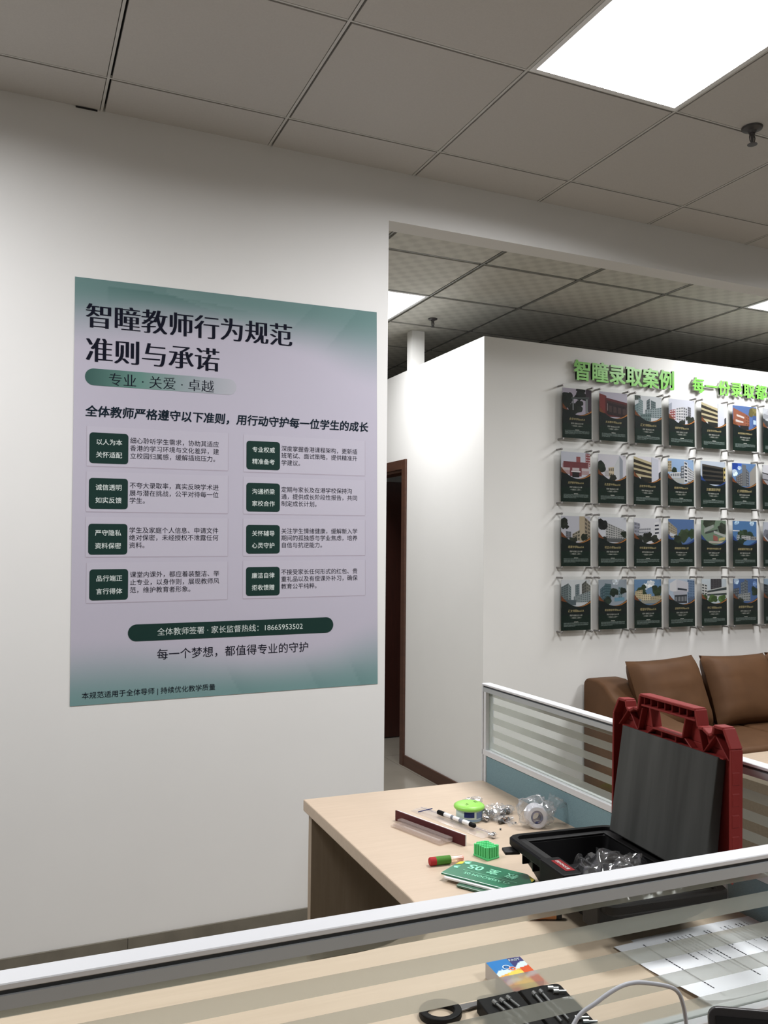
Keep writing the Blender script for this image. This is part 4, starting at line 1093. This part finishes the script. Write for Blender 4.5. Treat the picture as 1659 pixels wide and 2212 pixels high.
# photo descriptions: sky, then quads q:(colour, x0,y0lo,y0hi, x1,y1lo,y1hi, rows, cols, window colour) and trees t:(colour,cx,cy,r)
S = {
 'gate': ((178, 170, 185), [('t', (22, 30, 26), .08, .62, .34), ('t', (20, 26, 24), .62, .80, .27), ('t', (26, 32, 28), .45, .30, .30), ('q', (62, 52, 62), .80, .2, 1, 1, .2, 1, 0, 0, 0), ('q', (120, 124, 126), .34, .22, .66, .385, .22, .66, 0, 0, 0), ('q', (130, 134, 136), .80, .14, .70, .87, .12, .72, 0, 0, 0), ('q', (78, 84, 84), .30, .62, .68, .92, .66, .74, 0, 0, 0)]),
 'brick': ((186, 182, 196), [('q', (120, 52, 50), 0, .1, .93, .25, .1, .86, 0, 0, 0), ('q', (92, 40, 42), .2, .1, .80, 1, .1, .66, 0, 0, 0), ('q', (60, 40, 40), .25, .2, .70, 1, .1, .58, 1, 4, (150, 140, 140)), ('q', (40, 30, 32), .30, .18, .62, .97, .1, .50, 1, 4, (70, 52, 52))]),
 'towers': ((205, 208, 212), [('t', (70, 80, 76), .06, .95, .18), ('q', (120, 140, 142), .0, .2, .62, .14, .2, .72, 5, 2, (90, 112, 116)), ('q', (140, 156, 158), .14, .2, .92, .30, .2, .80, 8, 3, (96, 116, 120)), ('q', (72, 82, 86), .44, .2, .82, .56, .2, .92, 6, 2, (110, 124, 128)), ('q', (108, 122, 124), .60, .2, .86, .78, .2, .80, 7, 3, (70, 84, 88)), ('q', (150, 162, 164), .38, .2, .48, 1, .2, .62, 5, 7, (84, 98, 102)), ('q', (110, 128, 128), .2, .05, .30, .6, .05, .36, 2, 6, (70, 88, 88))]),
 'whiteblock': ((212, 214, 226), [('q', (160, 165, 178), .0, .45, .78, .12, .45, .86, 0, 0, 0), ('q', (140, 62, 64), .04, .2, .55, .26, .2, .62, 4, 3, (215, 200, 200)), ('q', (214, 212, 214), .28, .2, .66, .56, .16, .74, 5, 3, (120, 122, 128)), ('q', (196, 196, 200), .56, .16, .74, .72, .2, .68, 5, 2, (100, 102, 108)), ('q', (130, 130, 136), .74, .2, .76, .86, .2, .72, 6, 2, (84, 84, 90)), ('t', (40, 46, 40), .82, .22, .18), ('t', (36, 40, 36), .5, .12, .14)]),
 'slant': ((222, 220, 228), [('q', (186, 174, 140), .0, .3, 1.0, .66, .10, .80, 0, 0, 0), ('q', (52, 48, 40), .0, .78, .90, .66, .62, .70, 0, 0, 0), ('q', (52, 48, 40), .0, .58, .70, .66, .46, .54, 0, 0, 0), ('q', (58, 52, 44), .0, .38, .50, .66, .28, .38, 0, 0, 0), ('q', (40, 40, 36), .26, .02, .26, .66, .0, .22, 0, 0, 0), ('q', (200, 202, 214), .66, .1, 1.0, .92, .2, .92, 0, 0, 0), ('q', (60, 62, 66), .93, .1, .42, 1, .1, .48, 0, 0, 0)]),
 'orange': ((84, 108, 158), [('q', (140, 86, 66), .02, .2, .90, .52, .2, .70, 0, 0, 0), ('q', (200, 190, 186), .16, .58, .66, .48, .50, .57, 0, 0, 0), ('q', (196, 186, 182), .12, .36, .45, .44, .32, .38, 0, 0, 0), ('q', (146, 92, 70), .52, .2, .70, .70, .2, .60, 4, 2, (110, 70, 56)), ('t', (100, 92, 56), .86, .80, .20), ('q', (70, 92, 140), .84, .2, .66, 1, .2, .64, 0, 0, 0), ('q', (180, 200, 220), .86, .3, .48, .98, .3, .46, 0, 0, 0), ('q', (42, 40, 40), .3, .05, .22, .66, .02, .22, 0, 0, 0)]),
 'blobs': ((198, 200, 206), [('t', (150, 152, 158), .2, .72, .26), ('t', (120, 122, 128), .5, .7, .22), ('t', (64, 66, 68), .1, .38, .22), ('q', (92, 96, 100), .3, .1, .46, 1, .1, .56, 3, 6, (60, 64, 68))]),
 'pink': ((200, 202, 214), [('q', (150, 86, 86), .52, .62, .84, .66, .62, .84, 0, 0, 0), ('q', (138, 60, 66), .84, .5, .98, 1, .5, .96, 5, 2, (190, 170, 172)), ('q', (176, 150, 152), .05, .2, .60, .96, .2, .60, 0, 0, 0), ('q', (118, 66, 70), .08, .44, .66, .92, .44, .64, 0, 0, 0), ('q', (196, 186, 188), .0, .34, .44, 1, .34, .42, 0, 0, 0), ('q', (124, 70, 74), .30, .14, .58, .38, .14, .58, 0, 0, 0), ('q', (124, 70, 74), .62, .14, .58, .70, .14, .58, 0, 0, 0), ('q', (40, 36, 38), .38, .1, .28, .62, .1, .28, 0, 0, 0), ('q', (216, 210, 212), .34, .28, .33, .66, .28, .33, 0, 0, 0)]),
 'blade': ((206, 204, 212), [('t', (32, 40, 32), .08, .52, .26), ('q', (196, 198, 202), .56, .1, .56, .76, .1, .98, 0, 0, 0), ('q', (150, 156, 166), .76, .1, .98, .88, .1, .80, 0, 0, 0), ('q', (200, 186, 160), .36, .2, .52, .56, .12, .56, 2, 3, (110, 102, 90)), ('q', (176, 174, 174), .24, .2, .40, .38, .2, .42, 0, 0, 0), ('t', (44, 46, 40), .5, .12, .16)]),
 'curve': ((150, 178, 214), [('q', (176, 160, 130), .0, .5, .9, .14, .5, .92, 4, 2, (120, 110, 92)), ('t', (36, 48, 34), .24, .58, .14), ('q', (206, 206, 208), .08, .28, .46, .52, .30, .52, 1, 5, (120, 124, 130)), ('q', (90, 96, 104), .50, .2, .72, .62, .2, .76, 5, 1, (170, 174, 180)), ('q', (214, 214, 216), .62, .12, .94, .76, .12, .88, 6, 1, (70, 76, 84)), ('q', (206, 206, 208), .76, .1, .74, 1, .1, .56, 6, 5, (92, 98, 106)), ('q', (170, 172, 170), .2, .12, .28, .62, .06, .28, 0, 0, 0)]),
 'darkblock': ((190, 200, 214), [('q', (66, 62, 56), .06, .2, .88, .92, .2, .78, 0, 0, 0), ('q', (22, 26, 28), .08, .66, .80, .90, .62, .70, 0, 0, 0), ('q', (22, 26, 28), .08, .48, .60, .90, .46, .54, 0, 0, 0), ('q', (24, 28, 30), .08, .30, .42, .90, .30, .38, 0, 0, 0), ('q', (200, 180, 110), .92, .2, .78, 1, .2, .80, 3, 1, (60, 56, 48)), ('q', (20, 24, 28), .08, .12, .24, .95, .1, .24, 0, 0, 0)]),
 'column': ((96, 128, 172), [('t', (40, 70, 150), .2, .9, .22), ('t', (190, 206, 226), .12, .60, .16), ('t', (180, 198, 222), .30, .80, .09), ('q', (110, 112, 116), .42, .1, .96, .58, .1, .94, 0, 0, 0), ('q', (74, 78, 86), .58, .1, .80, .70, .1, .66, 6, 1, (130, 132, 134)), ('q', (150, 146, 140), .72, .1, .64, 1, .1, .98, 0, 0, 0), ('q', (88, 88, 92), .16, .1, .46, .42, .1, .64, 5, 3, (130, 128, 126))]),
 'lines': ((206, 206, 212), [('q', (160, 160, 166), .0, .1, .7, 1, .1, .5, 0, 0, 0), ('q', (60, 60, 64), .0, .66, .7, 1, .44, .5, 0, 0, 0), ('q', (84, 84, 90), .0, .4, .45, 1, .25, .3, 0, 0, 0)]),
 'beige': ((190, 190, 200), [('t', (34, 38, 32), .06, .72, .22), ('q', (120, 122, 130), .16, .2, .46, .34, .2, .44, 4, 2, (90, 92, 98)), ('q', (178, 164, 140), .62, .1, 1, .80, .1, 1, 0, 0, 0), ('q', (150, 138, 120), .80, .1, .98, 1, .1, .80, 6, 2, (92, 86, 76)), ('q', (160, 152, 134), .38, .14, .36, .64, .12, .52, 3, 3, (80, 78, 70)), ('t', (36, 42, 32), .78, .26, .15), ('t', (40, 44, 36), .4, .12, .16)]),
 'slab': ((200, 202, 210), [('q', (176, 176, 174), .26, .24, .82, .94, .2, .52, 6, 8, (98, 100, 102)), ('t', (26, 28, 28), .14, .70, .24), ('t', (34, 42, 32), .92, .38, .14), ('t', (30, 34, 30), .24, .16, .16), ('q', (90, 92, 94), .3, .1, .24, 1, .08, .22, 0, 0, 0)]),
 'stairs': ((206, 206, 212), [('q', (148, 150, 162), .0, .3, .86, .22, .3, .80, 4, 2, (110, 112, 122)), ('q', (196, 196, 202), .18, .3, .62, .62, .3, .66, 3, 6, (118, 120, 128)), ('q', (220, 220, 222), .76, .3, .84, .92, .3, .88, 0, 0, 0), ('q', (50, 54, 66), .77, .70, .76, .92, .72, .78, 0, 0, 0), ('q', (50, 54, 66), .77, .56, .62, .92, .58, .64, 0, 0, 0), ('q', (50, 54, 66), .77, .42, .48, .92, .44, .50, 0, 0, 0), ('t', (34, 38, 32), .5, .28, .22), ('t', (38, 42, 36), .78, .22, .18), ('t', (36, 40, 34), .18, .24, .18)]),
 'hill': ((84, 112, 158), [('t', (52, 66, 46), .62, .42, .30), ('t', (44, 60, 40), .92, .46, .26), ('q', (158, 150, 132), .0, .3, .92, .34, .3, .64, 5, 4, (120, 112, 98)), ('q', (196, 198, 204), .06, .36, .50, .32, .34, .40, 0, 0, 0), ('t', (36, 46, 34), .35, .2, .24)]),
 'aerial': ((110, 130, 110), [('t', (50, 58, 46), .3, .9, .30), ('t', (46, 52, 44), .9, .7, .3), ('q', (150, 156, 150), .12, .5, .68, .5, .72, .84, 0, 0, 0), ('q', (64, 70, 66), .16, .46, .54, .66, .6, .66, 0, 0, 0), ('q', (168, 172, 168), .5, .5, .6, .98, .34, .44, 0, 0, 0), ('q', (150, 90, 84), .48, .22, .44, .66, .2, .36, 0, 0, 0), ('q', (190, 176, 120), .7, .2, .3, .95, .26, .36, 0, 0, 0), ('q', (176, 170, 160), .3, .12, .2, .9, .1, .18, 0, 0, 0)]),
 'coast': ((78, 118, 166), [('t', (176, 198, 222), .8, .92, .12), ('t', (160, 190, 220), .18, .96, .12), ('t', (44, 60, 42), .4, .46, .24), ('t', (40, 56, 44), .72, .44, .2), ('q', (220, 222, 224), .0, .60, .64, .28, .60, .63, 0, 0, 0), ('q', (176, 180, 184), .16, .26, .46, .28, .26, .46, 2, 2, (90, 98, 104)), ('q', (196, 196, 196), .36, .28, .44, .74, .26, .42, 2, 6, (86, 92, 96)), ('q', (150, 150, 148), .76, .26, .40, .98, .26, .40, 1, 3, (92, 94, 96)), ('t', (34, 50, 40), .3, .16, .2)]),
 'grey': ((188, 192, 204), [('t', (96, 98, 108), .2, .5, .26), ('q', (120, 120, 128), .2, .2, .5, .9, .2, .6, 3, 5, (80, 80, 88))]),
 'street': ((206, 210, 214), [('q', (110, 122, 124), .0, .2, .74, .24, .2, .88, 8, 3, (78, 90, 92)), ('q', (136, 148, 150), .24, .2, .88, .34, .2, .74, 7, 1, (90, 104, 106)), ('q', (92, 106, 112), .48, .2, .82, .62, .2, .86, 8, 2, (126, 138, 142)), ('q', (104, 104, 100), .70, .2, .84, .86, .2, .98, 7, 2, (76, 78, 76)), ('q', (130, 130, 122), .86, .2, .9, 1, .2, .78, 6, 2, (90, 92, 88)), ('q', (150, 160, 162), .42, .2, .40, 1, .2, .60, 5, 8, (92, 104, 108)), ('q', (86, 98, 104), .1, .1, .3, .5, .1, .28, 0, 0, 0)]),
 'teal': ((150, 160, 170), [('t', (190, 198, 206), .6, .92, .16), ('q', (66, 88, 98), .06, .2, .66, .22, .2, .80, 5, 2, (90, 112, 120)), ('q', (58, 84, 92), .22, .2, .86, .44, .2, .84, 7, 3, (88, 112, 118)), ('t', (34, 46, 36), .56, .56, .2), ('q', (126, 148, 154), .70, .3, .74, .84, .3, .72, 4, 2, (86, 108, 116)), ('q', (110, 150, 170), .56, .2, .34, .92, .24, .36, 0, 0, 0), ('t', (30, 40, 34), .88, .6, .14), ('t', (36, 48, 40), .3, .22, .2)]),
 'cream': ((104, 138, 174), [('t', (214, 220, 226), .62, .84, .16), ('t', (200, 210, 222), .44, .74, .12), ('t', (48, 62, 40), .24, .58, .22), ('t', (44, 56, 38), .84, .54, .24), ('q', (200, 186, 150), .02, .3, .56, .30, .26, .62, 4, 4, (132, 120, 96)), ('q', (214, 202, 168), .26, .2, .44, .62, .2, .46, 4, 5, (140, 128, 104)), ('q', (190, 178, 146), .60, .2, .36, 1, .22, .40, 3, 6, (120, 110, 92)), ('q', (150, 150, 140), .2, .1, .22, 1, .12, .24, 0, 0, 0)]),
 'drum': ((176, 190, 208), [('q', (110, 132, 160), .72, .2, .98, 1, .2, .94, 8, 3, (80, 104, 136)), ('q', (212, 212, 216), .04, .58, .84, .30, .48, 1, 0, 0, 0), ('q', (198, 198, 206), .30, .48, 1, .76, .52, .88, 0, 0, 0), ('q', (176, 178, 188), .18, .40, .54, .70, .42, .56, 0, 0, 0), ('q', (54, 60, 68), .34, .60, .68, .70, .56, .62, 0, 0, 0), ('q', (60, 64, 70), .22, .1, .40, .70, .1, .42, 1, 4, (120, 124, 128)), ('q', (84, 100, 124), .74, .1, .3, 1, .1, .34, 0, 0, 0)]),
 'decks': ((196, 206, 214), [('q', (76, 74, 78), .36, .6, 1, .80, .6, 1, 5, 4, (54, 52, 58)), ('q', (206, 206, 204), .0, .4, .84, .22, .38, .78, 4, 2, (70, 76, 78)), ('q', (200, 202, 200), .20, .3, .56, 1, .26, .72, 0, 0, 0), ('q', (56, 64, 66), .22, .48, .54, 1, .58, .68, 0, 0, 0), ('q', (60, 68, 68), .22, .36, .42, 1, .38, .46, 0, 0, 0), ('t', (62, 84, 44), .42, .24, .2), ('t', (70, 96, 48), .8, .22, .2), ('t', (56, 76, 42), .12, .3, .14)]),
 'bluetow': ((76, 104, 152), [('t', (170, 190, 216), .14, .9, .14), ('t', (120, 150, 200), .9, .8, .12), ('q', (70, 78, 88), .0, .2, .6, .24, .2, .66, 4, 3, (110, 116, 122)), ('q', (86, 96, 108), .30, .2, .84, .46, .2, .9, 6, 2, (120, 128, 136)), ('q', (110, 118, 126), .46, .2, 1, .60, .2, .92, 7, 2, (80, 88, 98)), ('t', (40, 52, 40), .9, .52, .2), ('q', (160, 164, 164), .2, .14, .40, .7, .14, .46, 3, 7, (96, 102, 104)), ('t', (44, 52, 44), .3, .14, .16)]),
 'dim': ((150, 170, 190), [('q', (70, 76, 80), .0, .2, .8, .9, .2, .56, 5, 6, (40, 46, 50)), ('t', (50, 60, 48), .2, .2, .2)]),
}
GRID = [['gate', 'brick', 'towers', 'whiteblock', 'slant', 'orange', 'blobs'],
        ['pink', 'blade', 'slant', 'curve', 'darkblock', 'column', 'lines'],
        ['beige', 'slab', 'stairs', 'hill', 'aerial', 'coast', 'grey'],
        ['street', 'teal', 'cream', 'drum', 'decks', 'bluetow', 'dim']]
TITLE = [['永华中学Band1A', '天主教中学Band1B', '汇文书院Band1A', '培侨中学Band1A', '五旬节中学Band1B', '地利亚修女学校Band1', '官立中学Band1'],
         ['圣罗撒学校Band1A', '孔圣堂中学Band1B', '五旬节中学Band1B', '培道中学Band1A', '汉基国际学校', '仁济医院Band1', '中学Band1'],
         ['培英中学Band1A', '可立小学Band1B', '中华基金中学Band1', '港青国际学校小学', '耀中国际学校国际小学', '启新国际学校小学', '国际学校'],
         ['汇文书院Band1A', '新会商会中学Band1', '培道中学Band1A', '圣保罗中学Band1B', '华仁书院Band1A', '余振强中学Band1', '中学Band1']]
SHOW = {'gate': 'pale stone gate between dark trees', 'brick': 'red brick entrance with glass doors', 'towers': 'grey glass towers', 'whiteblock': 'white block beside a red house', 'slant': 'slanting cream facade and white tower',
        'orange': 'orange brick building under blue sky', 'blobs': 'rounded grey building', 'pink': 'pink and white school front', 'blade': 'white blade shaped tower', 'curve': 'white curved corner block', 'darkblock': 'dark glass block with yellow side',
        'column': 'grey column tower and blue sky', 'lines': 'white sloping roof lines', 'beige': 'beige tower behind trees', 'slab': 'long white slab block', 'stairs': 'white stair tower over trees', 'hill': 'tan building and green hill', 'aerial': 'school roofs seen from above',
        'coast': 'small white houses below blue sky', 'grey': 'hazy grey hillside', 'street': 'street of grey high-rises', 'teal': 'dark teal high-rises', 'cream': 'cream houses below white cloud', 'drum': 'curved white drum building', 'decks': 'striped balcony building with shrubs',
        'bluetow': 'towers against deep blue sky', 'dim': 'dim grey building'}
PEG = [(-.002, .012), (FW + .002, .012), (-.002, -FH - .0085), (FW + .002, -FH - .0085)]
peg0 = None; acr0 = None
rows_n = ['top row', 'second row', 'third row', 'bottom row']; cols_n = ['first', 'second', 'third', 'fourth', 'fifth', 'sixth', 'seventh']
def flyer(r, c):
    global peg0, acr0
    key = GRID[r][c]; sky, items = S[key]
    x0_ = 2.9345 + .2658 * c - (0 if r == 0 else .010); z0_ = (2.383, 2.007, 1.631, 1.259)[r]
    t = thing('framed_flyer', 'framed dark flyer, %s, %s column, showing %s' % (rows_n[r], cols_n[c], SHOW[key]), 'framed flyer', (x0_, BY, z0_), group='acrylic framed flyers on the cubicle wall')
    YP = -.040
    mats = []; mb = MB()
    def mi(mt):
        if mt not in mats: mats.append(mt)
        return mats.index(mt)
    lay = [0]
    def P(u, v, k): return (u * FW, YP - .00016 * k, (v - 1) * FH)
    VB = .44
    def V(v): return VB + v * (1 - VB)
    mb.box((0, YP, -FH), (FW, YP + .0006, 0), mi(DG))
    k = 1
    mb.poly([P(0, VB, k), P(1, VB, k), P(1, 1, k), P(0, 1, k)], mi(flat('sky', sky, .8)))
    rnd = random.Random(r * 10 + c)
    for it in items:
        k += 1
        if it[0] == 't':
            _, col, cx, cy, rad = it
            for g in range(9):
                gx_, gy_ = cx + rad * (0 if g == 0 else rnd.uniform(-.62, .62)), cy + rad * (0 if g == 0 else rnd.uniform(-.62, .62))
                gr = rad * (.72 if g == 0 else rnd.uniform(.28, .46)); pts = []
                for i in range(11):
                    a = 2 * PI * i / 11; q = gr * rnd.uniform(.75, 1.15)
                    pts.append(P(min(1, max(0, gx_ + q * math.cos(a))), min(1, max(VB, V(gy_ + q * math.sin(a) * 1.05))), k + g * .1))
                mb.poly(pts, mi(flat('leaf', col if g % 3 else tuple(min(255, int(x * 1.22) + 4) for x in col), .8)))
        else:
            _, col, xa, al, ah, xb, bl_, bh, nr, nc, wc = it
            mb.poly([P(xa, V(al), k), P(xb, V(bl_), k), P(xb, V(min(1, bh)), k), P(xa, V(min(1, ah)), k)], mi(flat('block', col, .8)))
            if nr:
                wmi = mi(flat('pane', wc, .8))
                for i in range(nr):
                    for j in range(nc):
                        def Q(s, q):
                            xx = xa + (xb - xa) * s; lo_ = al + (bl_ - al) * s; hi_ = min(1, ah) + (min(1, bh) - min(1, ah)) * s
                            return P(xx, V(lo_ + (hi_ - lo_) * q), k + .5)
                        s0, s1_ = (j + .18) / nc, (j + .86) / nc; q0, q1 = (i + .25) / nr, (i + .78) / nr
                        mb.poly([Q(s0, q0), Q(s1_, q0), Q(s1_, q1), Q(s0, q1)], wmi)
    k += 2
    n = 20
    blue = key in ('hill', 'aerial', 'coast', 'darkblock')
    # the dark lower page with its bowl shaped upper edge, then the bright swoosh
    for i in range(n):
        ua, ub = i / n, (i + 1) / n
        mb.poly([P(ua, .30, k), P(ub, .30, k), P(ub, arc_v(ub), k), P(ua, arc_v(ua), k)], mi(DG))
    mb.poly([P(0, 0, k), P(1, 0, k), P(1, .30, k), P(0, .30, k)], mi(DG2))
    for i in range(n):
        ua, ub = .50 + .5 * i / n, .50 + .5 * (i + 1) / n
        tk = lambda u: .048 * ((u - .5) / .5) ** 1.1
        mb.poly([P(ua, arc_v(ua) - tk(ua), k + 1), P(ub, arc_v(ub) - tk(ub), k + 1), P(ub, arc_v(ub) - .1 * tk(ub), k + 1), P(ua, arc_v(ua) - .1 * tk(ua), k + 1)], mi(BLU if blue else OR2))
        mb.poly([P(ua, arc_v(ua) - .8 * tk(ua), k + 2), P(ub, arc_v(ub) - .8 * tk(ub), k + 2), P(ub, arc_v(ub) - .42 * tk(ub), k + 2), P(ua, arc_v(ua) - .42 * tk(ua), k + 2)], mi(BLU if blue else OR1))
    for i in range(8):
        ua, ub = .2 * i / 8, .2 * (i + 1) / 8
        tk = lambda u: .10 * (1 - u / .2)
        mb.poly([P(ua, arc_v(ua) - tk(ua), k + 1), P(ub, arc_v(ub) - tk(ub), k + 1), P(ub, arc_v(ub), k + 1), P(ua, arc_v(ua), k + 1)], mi(BLU if blue else OR2))
    k += 3
    put = lambda x, y, q=0: (x, YP - .00016 * k - q, y)
    tw = .112 + .006 * (c % 3)
    text_to(mb, TITLE[r][c], (FW - tw) / 2, -FH * .615, .0115, put, 'med', mi(GT), width=tw, shear=.2)
    text_to(mb, '同学 就读公立小学', (FW - .088) / 2, -FH * .705, .0095, put, 'reg', mi(WT), width=.088)
    text_to(mb, '一次面试 入读中一', (FW - .078) / 2, -FH * .755, .0095, put, 'reg', mi(WT), width=.078)
    mb.poly([P(.43, .162, k), P(.57, .162, k), P(.57, .172, k), P(.43, .172, k)], mi(WT))
    for i in range(4):
        v = .142 - .021 * i; u = .08
        ue = .92 if i < 3 else rnd.uniform(.2, .6)
        while u < ue:
            l = min(rnd.uniform(.04, .16), ue - u)
            mb.poly([P(u, v, k), P(u + l, v, k), P(u + l, v + .0085, k), P(u, v + .0085, k)], mi(GY)); u += l + .012
    build('printed_page', mb, mats, t, recalc=False)
    if acr0 is None:
        ab = MB().box((-.010, -.0505, -FH - .015), (FW + .010, -.0455, .019)).box((-.010, -.0385, -FH - .015), (FW + .010, -.0355, .019))
        acr0 = build('acrylic_panel', ab, M['acrylic'], t)
        pb = MB().lathe([(.0055, 0), (.0055, .044), (.0068, .0445), (.0068, .052), (.005, .0535)], 14)
        pb.xf(lambda p: (p[0], -p[2], p[1]))
        peg0 = build('standoff_peg', pb, M['peg'], t, loc=(PEG[0][0], 0, PEG[0][1]), smooth=.7)
        rest = PEG[1:]
    else:
        o = acr0.copy(); COL.objects.link(o); o.parent = t
        rest = PEG
    for px_, pz in rest:
        o = peg0.copy(); COL.objects.link(o); o.parent = t; o.location = (px_, 0, pz)
for r in range(4):
    for c in range(7): flyer(r, c)
